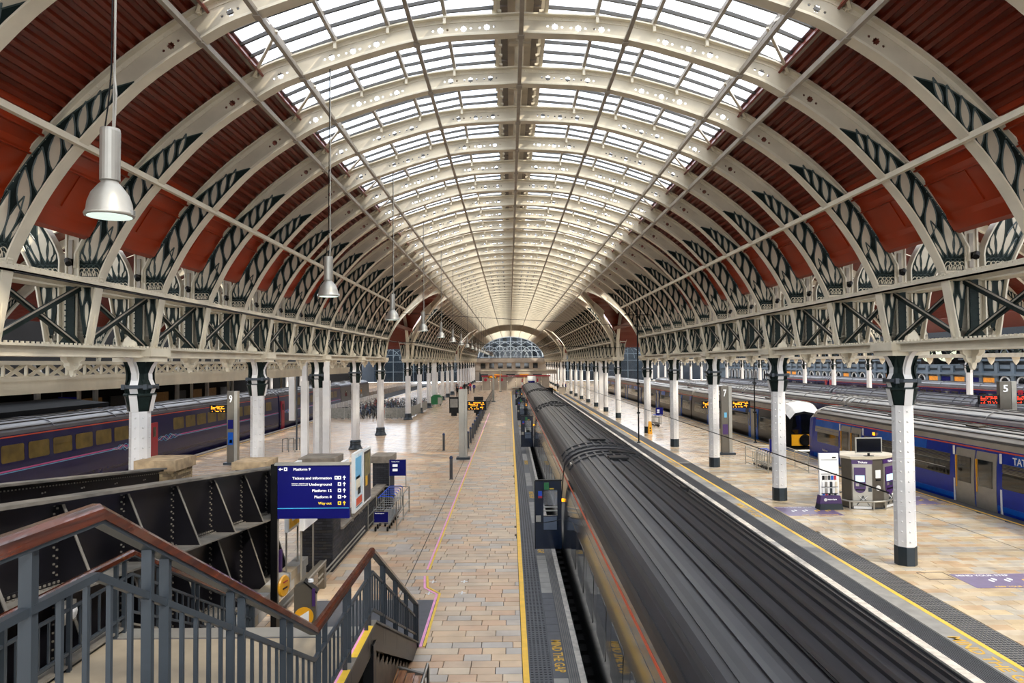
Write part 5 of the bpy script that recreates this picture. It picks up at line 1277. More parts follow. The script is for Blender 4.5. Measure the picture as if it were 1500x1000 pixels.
# ------------------------------------------------------------------ black plate girders and brick piers
def zt_(y): return 2.85+.097*(19-y)
def bgirder(x, y0, y1, tiers, label, face, top_only=False):
    t = thing('plate_girder', label, 'girder', (x, 0, 0), 0, 'black riveted plate girders'); F = face
    m = MB(); bot = -.2 if not top_only else None
    pz = lambda y, d: zt_(y)-d
    dd = 2.85 if not top_only else .55
    m.prism([(y0, pz(y0, dd)), (y1, pz(y1, dd)), (y1, pz(y1, 0)), (y0, pz(y0, 0))], 'x', -.015, .015, IRON); m.build('web_plate', t)
    c = MB(); c.bar((F*.05, y0, pz(y0, -.02)), (F*.05, y1, pz(y1, -.02)), .34, .045, GREYST); c.bar((F*.0, y0, pz(y0, .03)), (F*.0, y1, pz(y1, .03)), .26, .05, IRON); c.build('cap_flange', t)
    if top_only:
        rv = MB(); y = y0
        while y < y1:
            for d in (.10,): rv.box((F*.015-.012, y, pz(y, d)-.012), (F*.015+.02, y+.022, pz(y, d)+.012), ALU)
            y += .10
        y = y0+.4
        while y < y1:
            for d in (.22, .34, .46):
                for e in (-.04, .04): rv.box((F*.015-.012, y+e, pz(y, d)-.014), (F*.015+.02, y+e+.026, pz(y, d)+.014), ALU)
            y += 1.3
        rv.build('rivets', t); return t
    ys_ = [18.8-1.73*k for k in range(9) if 18.8-1.73*k > y0]
    for d0, d1, w0, w1 in ((.03, 1.18, .06, .52), (1.2, 2.75, .10, .62)):
        for y in ys_:
            g = MB(); za, zb = pz(y, d0), pz(y, d1)
            g.prism([(F*.01, za), (F*w0, za), (F*w1, zb), (F*.01, zb)], 'y', y-.012, y+.012, IRON)
            g.bar((F*w0, y, za), (F*w1, y, zb), .05, .012, GREYST, (1, 0, 0))
            g.build('gusset', t)
            r = MB()
            for k in range(int((za-zb)/.115)):
                z = za-.08-k*.115
                for e in (.05, .12):
                    r.box((F*.015, y-e-.012, z-.012+(.05 if e > .1 else 0)), (F*.015+F*.02, y-e+.012, z+.012+(.05 if e > .1 else 0)), GREYST)
            r.build('rivet_row', t)
        s = MB(); s.prism([(y0, pz(y0, d1)-.02), (y1, pz(y1, d1)-.02), (y1, pz(y1, d1)+.01), (y0, pz(y0, d1)+.01)], 'x', min(0, F*w1), max(0, F*w1), GREYST)
        s.prism([(y0, pz(y0, d1)+.01), (y1, pz(y1, d1)+.01), (y1, pz(y1, d1)+.09), (y0, pz(y0, d1)+.09)], 'x', min(F*.015, F*.03), max(F*.015, F*.03), IRON)
        s.build('shelf_angle', t)
        r = MB(); y = y0
        while y < y1: r.box((min(F*.03, F*.05), y, pz(y, d1)+.035), (max(F*.03, F*.05), y+.03, pz(y, d1)+.065), GREYST); r.box((F*.10-.012, y, pz(y, d1)+.01), (F*.10+.012, y+.03, pz(y, d1)+.03), GREYST); y += .10
        r.build('rivet_row', t)
    return t
bgirder(-6.35, 4.2, 19.2, 2, 'big black riveted plate girder with raking gussets beside the stair', 1)
bgirder(-9.2, 6, 18.9, 1, 'rear black plate girder with dotted rivets and pale cap below the violet train', 1, True)
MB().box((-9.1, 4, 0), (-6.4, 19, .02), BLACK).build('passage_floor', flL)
BRK = {}
def bricks(par, mt, p0, d, nrm, L, z0, z1, ymax=1e9):
    # individual bricks laid proud of a face: p0 start, d unit run, nrm outward
    key = (mt.name, abs(d[0]) > .5)
    if key not in BRK:
        b = MB()
        if key[1]: b.box((.004, -.012, .004), (.211, .03, .067), mt)
        else: b.box((-.03, .004, .004), (.012, .211, .067), mt)
        BRK[key] = b.mesh('brick')
    n = 0; k = 0; z = z0
    while z+.07 < z1:
        t = -.11 if k % 2 else 0
        while t < L-.02:
            ta, tb = max(t, 0), min(t+.225, L)
            if tb-ta > .05:
                o = ob('brick', BRK[key], par, (p0[0]+d[0]*ta, p0[1]+d[1]*ta, z+random.uniform(-.001, .001)))
                o.scale = ((tb-ta)/.225 if key[1] else 1, 1 if key[1] else (tb-ta)/.225, 1); n += 1
            t += .225
        z += .075; k += 1
    return n
def brickm(name, cols):
    m = stonemat(name, cols, .75); return m
BRD = brickm('dark_brick_faces', ['26262b', '303036', '1e1e22', '34312f']); BRT = brickm('stock_brick_faces', ['a08a66', '8d7957', 'b09a74', '7d6b50'])
def pier(x0, x1, y0, y1, z1, m, capm, label, caph=.18, over=.08):
    t = thing('brick_pier', label, 'brick pier', ((x0+x1)/2, (y0+y1)/2, 0), 0, 'brick piers'); a, b = (x1-x0)/2, (y1-y0)/2
    MB().box((-a, -b, 0), (a, b, z1-caph), m).build('shaft', t)
    n = max(1, round((x1-x0)/.55))
    for k in range(n): MB().box((-a-over+k*(2*a+2*over)/n+.004, -b-over, z1-caph), (-a-over+(k+1)*(2*a+2*over)/n-.004, b+over, z1), capm).build('cap_stone', t)
    mm_ = BRT if m is BRICKT else BRD; zz = max(0, z1-caph-.9) if m is BRICKT or x0 < -6 else 0.0
    if y0 < 21:
        bricks(t, mm_, (-a, -b), (1, 0), (0, -1), 2*a, zz, z1-caph)
        if x0 > -6 or m is BRICKT: bricks(t, mm_, (a, -b), (0, 1), (1, 0), 2*b, zz, z1-caph)
    return t
pier(-5.62, -4.80, 19.45, 20.35, 3.05, BRICKD, STCAP, 'dark brick pier with stone cap behind the blue Platform 9 sign')
pier(-9.9, -8.95, 19.2, 20.3, 3.05, BRICKT, STCAP2, 'yellow brick pier with sandstone cap at the foot of the rear girder', .28)
pier(-7.35, -6.6, 19.3, 20.2, 2.98, BRICKD, STCAP2, 'low dark brick pier with tan cap at the end of the big girder', .2)
pier(-5.25, -4.6, 27.5, 28.6, 2.05, BRICKD, STCAP, 'dark brick pier with stone cap beside the trolley rack', .25)
wl = thing('parapet_wall', 'low dark brick parapet wall carrying the tall posters', 'wall', (0, 0, 0))
for k in range(12):
    z = k*.077
    n = 0; y = 20.35-(.11 if k % 2 else 0)
    while y < 27.5:
        ya, yb_ = max(y, 20.35), min(y+.215, 27.5)
        y += .225
    if k == 0: bricks(wl, BRD, (-4.80, 20.35), (0, 1), (1, 0), 5.4, 0, .92)
    MB().box((-5.0, 25.8, z), (-4.80, 27.5, z+.068), BRICKD).build('brick_course', wl)
MB().box((-4.99, 20.35, 0), (-4.805, 27.5, .92), GROUT).build('wall_core', wl)
MB().box((-5.1, 20.35, .93), (-4.72, 27.5, 1.0), STCAP).build('coping', wl)
for z in (.25, .38): MB().bar((-4.68, 17.6, z), (-4.68, 23.2, z), .03, .03, ALU).build('guard_rail', wl)
cb = thing('kerb_wall', 'low stone block kerb wall at the foot of the black girder', 'kerb wall', (0, 0, 0))
for k in range(14):
    y = 12.0+k*.52
    for j in range(2): MB().box((-5.75-.02*j, y+(.26 if j else 0), .0+j*.22), (-5.45, y+.5+(.26 if j else 0), .21+j*.22), CONCG if (k+j) % 3 else CONC).build('stone_block', cb)
def poster(x, y0, y1, z0, z1, label, art, rz=0):
    t = thing('poster_panel', label, 'poster', (x, (y0+y1)/2, z0), rz, 'framed posters'); a = (y1-y0)/2; h = z1-z0
    MB().box((-.05, -a, 0), (.05, a, h), WHT).build('frame', t)
    MB().box((.05, -a+.07, .07), (.056, a-.07, h-.07), art[0]).build('sheet', t)
    for (u0, u1, v0, v1, m) in art[1]: MB().box((.056, -a+.07+u0*(2*a-.14), .07+v0*(h-.14)), (.06, -a+.07+u1*(2*a-.14), .07+v1*(h-.14)), m).build('print', t)
    for e in (-a+.1, a-.1): MB().box((-.05, e-.03, -.25 if x > -5 else -z0), (-.02, e+.03, .1), ALU).build('bracket', t)
    return t
ART_A = (mat('art_orange', 'e8b030', .4, var=.3), [(0, .5, .5, 1, HXB), (.2, .9, .1, .3, WHT)])
ART_B = (mat('art_sky', 'cfe3ee', .4, var=.2), [(0, .8, .55, .95, CYN), (.1, .6, .35, .6, mat('art_sand', 'e0d8c0', .5)), (.1, .9, .06, .2, ORA), (.3, .7, .25, .38, WALLD), (.1, .9, .03, .05, BLACK)])
ART_C = (mat('art_dark', '3a342c', .4, var=.4), [(.1, .9, .5, .95, mat('art_olive', '8a8058', .5, var=.4)), (.2, .5, .3, .5, YEL)])
ART_W = (WHT, [(.15, .85, .75, .76, WALLD), (.15, .85, .6, .61, WALLD), (.15, .6, .45, .46, WALLD), (.3, .7, .82, .88, CONCG)])
poster(-5.55, 17.9, 19.05, 1.42, 3.05, 'yellow and orange poster in a white frame left of the dark pier', ART_A)
poster(-5.05, 17.45, 18.7, 1.56, 3.02, 'blue and orange poster in a white frame behind the Platform 9 sign', (WHT, [(.0, .6, .6, 1, HXB), (.6, 1, .6, 1, ART_A[0])]))
poster(-4.86, 20.5, 21.5, 1.25, 2.75, 'white notice panel with thin printing beside the dark pier', ART_W)
poster(-4.72, 21.65, 22.85, 1.10, 2.88, 'tall pale blue poster with figures and an orange foot', ART_B)
poster(-4.72, 22.95, 24.15, 1.10, 2.82, 'tall dark brown poster next to the pale blue poster', ART_C)
poster(-4.86, 19.9, 20.4, .45, .85, 'small white sign low on the brick parapet under the blue sign', ART_W)

# ------------------------------------------------------------------ blue direction sign
sg_ = thing('direction_sign', 'navy blue direction sign reading Platform 9 and Way out on a dark post', 'sign', (-4.79, 14.9, 0))
MB().box((0, -.05, 2.41), (1.47, .05, 3.50), SIGNB).build('panel', sg_); MB().box((-.06, -.07, 3.50), (1.49, .07, 3.55), ALU).build('top_edge', sg_)
MB().box((0, -.053, 2.615), (1.47, -.05, 2.63), CYAN).build('blue_rule', sg_)
MB().box((-.14, -.05, 0), (-.01, .05, 3.52), BLACK).box((-.01, -.02, 0), (.0, .05, 2.4), ALU).build('post', sg_)
def fit(par, body, x0, x1, z, cap, m, y=-.052):
    me = textmesh(body, 1, m, .02)
    xs_ = [v.co.x for v in me.vertices]; zs_ = [v.co.y for v in me.vertices]; w_ = max(xs_)-min(xs_); s = cap/.72
    for v in me.vertices: v.co.x = (v.co.x-min(xs_))/w_*(x1-x0); v.co.y *= s; v.co.z *= .1
    o = ob('lettering', me, par, (x0, y, z)); o.rotation_euler = (PI/2, 0, 0); return o
PX = lambda p: (p-63)/627*1.47
PZ = lambda p: 3.52-(p-255)/485*1.12
for body, a, b, zz, m in (('Platform 9', 203, 352, 309, WTXT), ('Tickets and information', 193, 537, 388, WTXT), ('Underground', 341, 537, 444, WTXT), ('Platform 12', 368, 537, 499, WTXT), ('Platform 8', 387, 537, 555, WTXT), ('Way out', 419, 537, 611, YTXT)):
    fit(sg_, body, PX(a), PX(b), PZ(zz), .052, m)
fit(sg_, 'Bakerloo, District and', PX(187), PX(330), PZ(428), .018, WTXT); fit(sg_, 'Circle lines and Hammersmith', PX(187), PX(330), PZ(441), .018, WTXT)
def arrow(par, cx, cz, ang, m, s=.045):
    a = MB(); R_ = lambda x, z: (cx+(x*math.cos(ang)-z*math.sin(ang))*s, cz+(x*math.sin(ang)+z*math.cos(ang))*s)
    a.prism([R_(-.15, -1), R_(.15, -1), R_(.15, .3), R_(-.15, .3)], 'y', -.056, -.05, m); a.prism([R_(-.7, .1), R_(-.5, -.1), R_(.0, .55), R_(.5, -.1), R_(.7, .1), R_(0, 1)], 'y', -.056, -.05, m); a.build('arrow', par)
arrow(sg_, PX(90), PZ(297), PI/2, WTXT)
for zz, an, m in ((376, 0, WTXT), (432, 0, WTXT), (488, 0, WTXT), (544, -PI/2, WTXT), (600, 0, YTXT)): arrow(sg_, PX(648), PZ(zz), an, m)
def picto(cx, zz, m, wd=.033):
    a = MB(); a.box((PX(cx)-wd, -.054, PZ(zz)-.035), (PX(cx)+wd, -.05, PZ(zz)+.035), m); a.box((PX(cx)-wd*.45, -.056, PZ(zz)-.015), (PX(cx)+wd*.45, -.053, PZ(zz)+.018), SIGNB); a.build('pictogram', sg_)
picto(134, 297, WTXT); picto(577, 376, WTXT, .032); picto(607, 376, WTXT, .032)
for zz, m in ((432, WTXT), (488, WTXT), (544, WTXT), (600, YTXT)): picto(606, zz, m)
hp_ = thing('help_point', 'round yellow help point disc on the dark sign post', 'help point', (-4.70, 14.80, 1.05), 1.38)
MB().lathe([(0, 0), (.20, 0), (.22, .03), (.20, .06), (0, .07)], (0, 0, 0), YELT, 24).build('disc', hp_, (.05, 0, 0)).rotation_euler = (PI/2, 0, 0)
MB().box((-.05, -.08, -.05), (.12, -.065, -.02), BLACK).box((-.04, -.08, .08), (.14, -.065, .10), REDD).build('markings', hp_); MB().box((-.06, -.02, .3), (.02, .02, .75), PURP).build('label_strip', hp_)
bt = thing('steel_bench', 'grey steel framed leaning bench with flat top by the kerb wall', 'bench', (-4.72, 16.6, 0))
MB().bar((0, -1.8, .62), (0, 1.6, .62), .16, .07, BRONZE).bar((.07, -1.8, .66), (.07, 1.6, .66), .03, .02, ALU).build('seat', bt)
for y in (-1.7, 1.5): MB().box((-.08, y-.08, 0), (.08, y+.08, .6), BRONZE).build('leg', bt)
tt = thing('gate_totem', 'dark wedge shaped kiosk post with yellow disc and white arrow beside the bench', 'totem', (-4.14, 14.6, 0), .15)
MB().prism([(-.21, 0), (.21, 0), (.21, 1.02), (.02, 1.22), (-.21, 1.12)], 'y', -.12, .12, BRONZE).build('body', tt); MB().bar((-.02, 0, 1.24), (.24, 0, 1.0), .26, .03, BLACK, (.7, 0, .7)).build('reader_plate', tt)
MB().box((.14, -.135, .75), (.20, -.12, 1.1), PURP).build('label_strip', tt); MB().lathe([(0, 0), (.19, 0), (.19, .01), (0, .012)], (0, 0, 0), YELT, 20).build('yellow_disc', tt, (-.02, -.125, .55)).rotation_euler = (PI/2, 0, 0)
MB().prism([(-.13, .55), (.08, .44), (.08, .67)], 'y', -.15, -.14, WHT).build('white_arrow', tt); MB().lathe([(.06, 0), (.05, .05), (0, .06)], (.1, 0, 1.2), WHT, 10).build('reader_light', tt)

# ------------------------------------------------------------------ luggage trolleys and racks
def trolley(loc, rz, label, group):
    t = thing('luggage_trolley', label, 'trolley', loc, rz, group)
    m = MB()
    for s in (-.26, .26): m.tube([(s, -.45, .22), (s, .35, .28), (s, .42, .95)], .014, SILVER, 5); m.tube([(s, -.45, .22), (s, -.42, .72), (s, -.30, .80)], .012, SILVER, 5)
    m.tube([(-.26, -.42, .72), (.26, -.42, .72)], .012, SILVER, 5)
    for k in range(5): m.tube([(-.26, -.4+k*.17, .25), (.26, -.4+k*.17, .25)], .008, SILVER, 4)
    m.build('frame', t)
    MB().box((-.23, -.47, .32), (.23, -.45, .66), SIGNB).box((-.25, -.475, .30), (.25, -.465, .32), ALU).box((-.25, -.475, .66), (.25, -.465, .68), ALU).build('advert_plate', t)
    MB().tube([(-.27, .42, .95), (-.2, .46, 1.0), (.2, .46, 1.0), (.27, .42, .95)], .016, BLUEH, 6).build('handle', t, label='blue plastic handle')
    for x, y in ((-.2, -.38), (.2, -.38), (0, .34)): MB().tube([(x-.025, y, .08), (x+.025, y, .08)], .08, BLACK, 10).build('wheel', t)
    return t
tp0 = trolley((-4.30, 24.45, 0), 0, 'front luggage trolley with navy plate in the rack by the brick parapet', 'luggage trolleys by the parapet')
fit(tp0, 'Paddington', -.2, .1, .60, .03, WTXT, -.472)
tpN = copy_tree(tp0, None, (-4.30, 24.45+.42, 0), label='luggage trolley nested directly behind the front one')
for ch in list(tpN.children):
    if ch.name.startswith(('advert', 'lettering')): bpy.data.objects.remove(ch)
for k in range(2, 6): copy_tree(tpN, None, (-4.30, 24.45+k*.42, 0), label='luggage trolley nested behind the front one, %s back' % ORD[k])
rk = thing('trolley_rack', 'tubular steel trolley rack with a small navy sign beside the brick parapet', 'rack', (-4.30, 25.7, 0))
def rack(t, hw, L):
    for s in (-hw, hw):
        for z in (.95, .45, .12): MB().tube([(s, -L/2, z), (s, L/2, z)], .022, ALU, 6).build('rail', t)
        for y in (-L/2, 0, L/2): MB().tube([(s, y, 0), (s, y, .95)], .024, ALU, 6).build('post', t)
    MB().tube([(-hw, L/2, .95), (hw, L/2, .95)], .022, ALU, 6).build('rail', t)
rack(rk, .48, 3.0)
def racksign(t, x, y, z0, w_):
    MB().box((x-w_/2, y-.02, z0), (x+w_/2, y+.02, z0+w_*.98), SIGNB).build('sign_panel', t)
    MB().box((x-w_*.3, y-.03, z0+w_*.55), (x, y-.02, z0+w_*.7), WTXT).box((x-w_*.3, y-.03, z0+w_*.28), (x, y-.02, z0+w_*.43), WTXT).build('pictogram', t)
    for s in (-.5, .5): MB().tube([(x+s*w_, y, .9), (x+s*w_, y, z0+w_)], .015, ALU, 5).build('sign_post', t)
racksign(rk, .05, 1.5, 1.35, .62); fit(rk, 'Trolley Point', -.18, .12, 1.35+.52, .03, WTXT, 1.47)
def trol_r(x, y, n, lab, grp):
    r = thing('trolley_rack', lab, 'rack', (x, y, 0)); rack(r, 1.0, 3.4); racksign(r, -.5, -1.4, 1.05, .62)
    for k in range(n):
        c = copy_tree(tpN, None, (x-.55+.0*k, y-1.0+.34*k, 0), PI/2*0+PI, label='luggage trolley %s from the front %s' % (ORD[k], grp), group='luggage trolleys '+grp)
trol_r(13.75, 37.3, 6, 'wide steel trolley rack by the second column of the kiosk platform', 'in the wide rack')
trol_r(13.2, 62.5, 5, 'distant trolley rack behind the slim black mast', 'in the distant rack')

# ------------------------------------------------------------------ pendant lamps
def lamp(y, label):
    t = thing('pendant_lamp', label, 'lamp', (-4.20, y, 7.15), 0, 'pendant high bay lamps')
    MB().lathe([(.10, .38), (.10, .90), (.095, .93), (0, .93)], (0, 0, 0), ALU, 20).build('gear_housing', t, smooth=False)
    s = MB(); s.lathe([(.235, 0), (.245, .02), (.235, .04), (.225, .06), (.215, .14), (.18, .24), (.12, .32), (.085, .36), (.085, .40)], (0, 0, 0), ALU, 28); ob('reflector_shade', s.mesh('shade', True), t)
    MB().lathe([(.0, -.004), (.215, -.004), (.215, 0), (0, 0)], (0, 0, 0), mat('lamp_glass', 'cfe0d8', .2, var=0, emit=1.1) if 'lamp_glass' not in bpy.data.materials else bpy.data.materials['lamp_glass'], 24).build('lens', t)
    for s_ in (-1, 1): MB().box((s_*.24-.02, -.02, .01), (s_*.24+.02, .02, .06), SILVER).build('clip', t)
    top = interp(INN, 4.5)-7.15
    c = MB(); c.tube([(.03, 0, .93), (.04, 0, 1.5), (.05, 0, top)], .012, ALU, 5); c.tube([(-.06, 0, .93), (-.03, .01, 1.2), (0, .01, 1.55), (.03, 0, top)], .009, BLACK, 4); c.tube([(.03, .02, .93), (.06, 0, 1.3), (.03, 0, 1.6)], .012, YEL if False else ALU, 4); c.build('suspension_cable', t)
    return t
l0 = lamp(7.53, 'large silver pendant lamp hanging nearest the viewer')
for k in range(1, 20):
    y = 7.53+CS*k
    copy_tree(l0, None, (-4.20, y, 7.15), label='silver pendant lamp, %s from the viewer in the hanging row' % ORD[k] if k < 12 else 'tiny far pendant lamp at the end of the hanging row')

# ------------------------------------------------------------------ monoliths, departure boards, bollards
def monolith(name, label, x, y, w_, h_, dig, dw=.3, dm=BRONZE, blue=(), led=(), side=None):
    t = thing(name, label, 'information pillar', (x, y, 0))
    MB().box((0, -dw/2, .12), (w_*.68, dw/2, h_), dm).build('panel', t); MB().box((w_*.70, -dw/2-.02, .12), (w_, dw/2+.02, h_), ALU).build('steel_edge', t)
    MB().box((-.15, -dw/2-.15, 0), (w_+.15, dw/2+.15, .12), STEELG).build('base_plate', t)
    if dig: fit(t, dig, w_*.2, w_*.5, h_-.62, .42, WTXT, -dw/2-.003)
    for z0, z1, m in blue: MB().box((w_*.25 if z1-z0 < .5 else w_*.1, -dw/2-.012, z0), (w_*.5 if z1-z0 < .5 else w_*.6, -dw/2, z1), m).build('notice', t)
    for x0, x1, z0, z1, m in led:
        b = MB().box((x0, -.08, z0), (x1, .08, z1), BLACK).build('display_case', t)
        r = MB(); rng = random.Random(5)
        for k in range(5):
            zz = z1-.06-(k+.5)*(z1-z0-.1)/5; xx = x0+.08
            while xx < x1-.15:
                l = rng.uniform(.03, .09)
                if rng.random() < (.9 if k < 2 else .5): r.box((xx, -.085, zz-.018), (min(xx+l, x1-.06), -.08, zz+.018), m)
                xx += l+.018
        r.build('led_text', b)
    return t
monolith('platform_pillar', 'bronze pillar numbered 9 with blue notices by the violet blue train', -15.85, 40.5, .58, 4.1, '9', blue=((1.1, 1.8, HXB), (2.0, 2.5, SIGNB), (1.2, 1.4, CYN)), led=[(-1.0, -.02, 2.9, 3.35, LED)])
monolith('platform_pillar', 'grey steel pillar with yellow departure board beside the bollard row', -2.97, 41.9, .48, 4.05, None, dm=ALU, led=[(.50, 1.60, 2.82, 3.36, LED)])
monolith('platform_pillar', 'bronze pillar numbered 7 with orange boards behind the third column', 12.62, 43, .62, 4.08, '7', blue=((2.2, 2.5, CYN), (1.2, 1.8, PURP)), led=[(-1.15, -.05, 2.75, 3.2, LED), (.64, 1.75, 2.75, 3.2, LED)])
monolith('platform_pillar', 'bronze pillar numbered 5 with red boards standing beyond the train roofs', 29.3, 43, .98, 4.22, '5', blue=((2.0, 2.3, CYN),), led=[(-1.2, -.03, 2.85, 3.4, LEDR), (1.0, 2.2, 2.85, 3.4, LEDR)])
monolith('platform_pillar', 'slim far post carrying a small yellow board near the barrier', -2.45, 103, .25, 3.9, None, dm=ALU)
monolith('platform_pillar', 'farthest slim post with yellow board in front of the cream screen wall', -1.9, 138, .2, 4.4, None, dm=ALU, led=[(-2.2, -.6, 2.6, 3.0, LED)])
def bollard(x, y, label):
    t = thing('bollard', label, 'bollard', (x, y, 0), 0, 'grey bollards with blue caps')
    MB().lathe([(.075, 0), (.075, 1.0)], (0, 0, 0), GREYB, 12).build('shaft', t); MB().lathe([(.09, 1.0), (.09, 1.04), (.05, 1.12), (.0, 1.14)], (0, 0, 0), BLUEP, 12).build('cap', t); MB().lathe([(.11, 0), (.11, .03), (.08, .04)], (0, 0, 0), GREYST, 12).build('foot', t); return t
b0 = bollard(-2.84, 34.6, 'grey bollard nearest the viewer, standing alone by the paving seam')
copy_tree(b0, None, (-4.23, 45.9, 0), label='grey bollard standing alone left of the steel pillar')
for k in range(10): copy_tree(b0, None, (-2.75, 47+3.1*k, 0), label='grey bollard %s in the line beyond the steel pillar' % ORD[k])
gf = thing('barrier_fence', 'dark glass and steel barrier fence continuing the bollard line', 'fence', (-2.78, 0, 0))
for k in range(15):
    y = 79+k*3.3; MB().box((-.04, y-.04, 0), (.04, y+.04, 1.25), GREYB).build('post', gf); MB().box((-.02, y+.1, .15), (.02, y+3.2, 1.15), mat('fence_glass', '2c343c', .1) if 'fence_glass' not in bpy.data.materials else bpy.data.materials['fence_glass']).build('panel', gf)
# ------------------------------------------------------------------ ticket kiosk and leaflet stand
kk = thing('ticket_kiosk', 'brown and silver ticket machine kiosk with purple screens on the marble platform', 'ticket kiosk', (0, 0, 0))
PT = [(12.62, 27.45), (12.80, 27.02), (13.52, 26.88), (13.95, 26.98), (14.85, 27.7), (14.6, 28.5), (13.2, 28.7)]
MB().prism(PT, 'z', .06, 1.86, BRONZE).build('body', kk)
cxk, cyk = 13.7, 27.7
BIG = [(cxk+(a-cxk)*1.06, cyk+(b-cyk)*1.06) for a, b in PT]
MB().prism(BIG, 'z', 1.86, 1.95, CREAM2).build('roof_slab', kk); MB().prism([(cxk+(a-cxk)*.99, cyk+(b-cyk)*.99) for a, b in PT], 'z', 0, .06, STEELG).build('plinth', kk)
m = MB(); rb_ = [(cxk+(a-cxk)*1.14, cyk+(b-cyk)*1.14, .30) for a, b in PT]; m.tube(rb_+[rb_[0]], .035, ALU, 6); m.build('bump_rail', kk)
for p in rb_[1:5]: MB().tube([(p[0], p[1], 0), (p[0], p[1], .3)], .03, ALU, 6).build('rail_post', kk)
def kface(p, q, ticket=True):
    a = Vector((p[0], p[1], 0)); b = Vector((q[0], q[1], 0)); d = (b-a); L = d.length; d.normalize(); ang = math.atan2(d.y, d.x)
    t = bpy.data.objects.new('ticket_machine', None); C.objects.link(t); t.parent = kk; t.location = a; t.rotation_euler = (0, 0, ang); t['label'] = 'silver ticket machine front with purple screen panel'
    MB().box((.03, -.03, .12), (L-.03, 0, 1.68), ALU).build('silver_panel', t)
    MB().box((.0, -.04, 1.68), (L, 0, 1.82), PURP).build('header', t); fit(t, 'Tickets', L*.3, L*.75, 1.715, .07, WTXT, -.042)
    pl = MB(); c = L*.38; r = L*.27
    pl.prism([(c-r, 1.55), (c+r, 1.55)]+[(c+r*math.cos(-PI*k/10), .80+r*math.sin(-PI*k/10)) for k in range(11)], 'y', -.06, -.03, PURP); pl.build('purple_panel', t)
    MB().box((c-r*.8, -.066, 1.02), (c+r*.8, -.06, 1.26), SCRC).build('touch_screen', t); MB().box((c-r*.75, -.066, .86), (c-r*.2, -.06, .96), ALU).box((c+.0, -.066, .84), (c+r*.7, -.06, .96), STEELG).box((c-r*.8, -.066, .70), (c+r*.8, -.06, .75), BLACK).build('keypad', t)
    for s in (-1, 1): MB().bar((c+.10-s*.02, -.05, .50), (c+.10+s*.22, -.04, .15), .05, .02, STEELG).bar((c+.10, -.05, .35), (c+.10+s*.16, -.04, .50), .05, .02, WHT).build('cross_motif', t)
    MB().box((.05, -.035, .02), (L-.06, -.03, .11), WHT).build('kick_strip', t); MB().box((L*.78, -.05, .66), (L*.94, -.03, .82), STEELG).build('ticket_tray', t)
kface(PT[1], PT[2]); kface(PT[3], PT[4])
t_ = bpy.data.objects.new('corner_panel', None); C.objects.link(t_); t_.parent = kk; t_.location = (13.52, 26.88, 0); t_.rotation_euler = (0, 0, math.atan2(.10, .43))
MB().box((.12, -.02, 1.15), (.34, 0, 1.45), WHT).build('notice', t_); MB().box((.14, -.03, 1.06), (.34, 0, 1.10), BLACK).build('slot', t_)
e_ = MB(); e_.lathe([(.10, 0), (.10, .01), (.085, .012), (.085, .005)], (0, 0, 0), WHT, 20).bar((-.06, -.06, .01), (.06, .06, .01), .03, .01, WHT, (0, 0, 1)).bar((-.06, .06, .01), (.06, -.06, .01), .03, .01, WHT, (0, 0, 1)); o = e_.build('emblem', t_, (.24, -.004, .78)); o.rotation_euler = (PI/2, 0, 0)
tv = thing('monitor', 'blank black monitor standing on top of the ticket kiosk', 'monitor', (13.5, 27.1, 1.95))
MB().box((-.50, -.03, .12), (.50, .03, .70), ALU).build('bezel', tv); MB().box((-.46, -.035, .16), (.46, -.028, .66), SCRB).build('screen', tv); MB().box((-.04, -.02, .02), (.04, .02, .12), BLACK).box((-.16, -.08, 0), (.16, .08, .025), BLACK).build('stand', tv)
ls = thing('leaflet_stand', 'tall white leaflet stand with purple base beside the ticket kiosk', 'leaflet stand', (11.95, 27.05, 0))
MB().prism([(-.45, 0), (.45, 0), (.40, .22), (-.40, .22)], 'y', -.2, .2, BASE).build('foot', ls); MB().prism([(-.42, .2), (.42, .2), (.36, .52), (-.36, .52)], 'y', -.16, .16, PURP).build('base', ls)
fit(ls, 'Heathrow Express', -.12, .22, .36, .05, WTXT, -.165); MB().lathe([(.06, 0), (.06, .01), (.045, .01)], (0, 0, 0), WHT, 14).build('emblem', ls, (-.2, -.162, .37)).rotation_euler = (PI/2, 0, 0)
MB().box((-.36, -.06, .50), (.36, .06, 2.08), WHT).build('board', ls); MB().box((-.30, -.065, 1.30), (.30, -.06, 1.32), STEELG).box((-.30, -.065, 1.83), (.30, -.06, 1.85), STEELG).box((.12, -.065, 1.90), (.26, -.06, 1.95), BLACK).build('print', ls)
for r in range(2):
    for c in range(5): MB().box((-.27+c*.11, -.07, 1.28-.62*r*1.0-.19), (-.18+c*.11, -.06, 1.28-.62*r-.03), [BLACK, HXB, CONCG, REDD, WALLD][(c*2+r) % 5]).build('leaflet', ls)
for r in range(2):
    MB().box((-.30, -.09, .58+r*.24), (.30, -.06, .60+r*.24), BLACK).build('rack_shelf', ls)
    for c in range(6): MB().box((-.27+c*.095, -.085, .60+r*.24), (-.19+c*.095, -.062, .78+r*.24), [WHT, CONCG, WHT, WALLD, WHT, CREAM][c]).build('leaflet', ls)

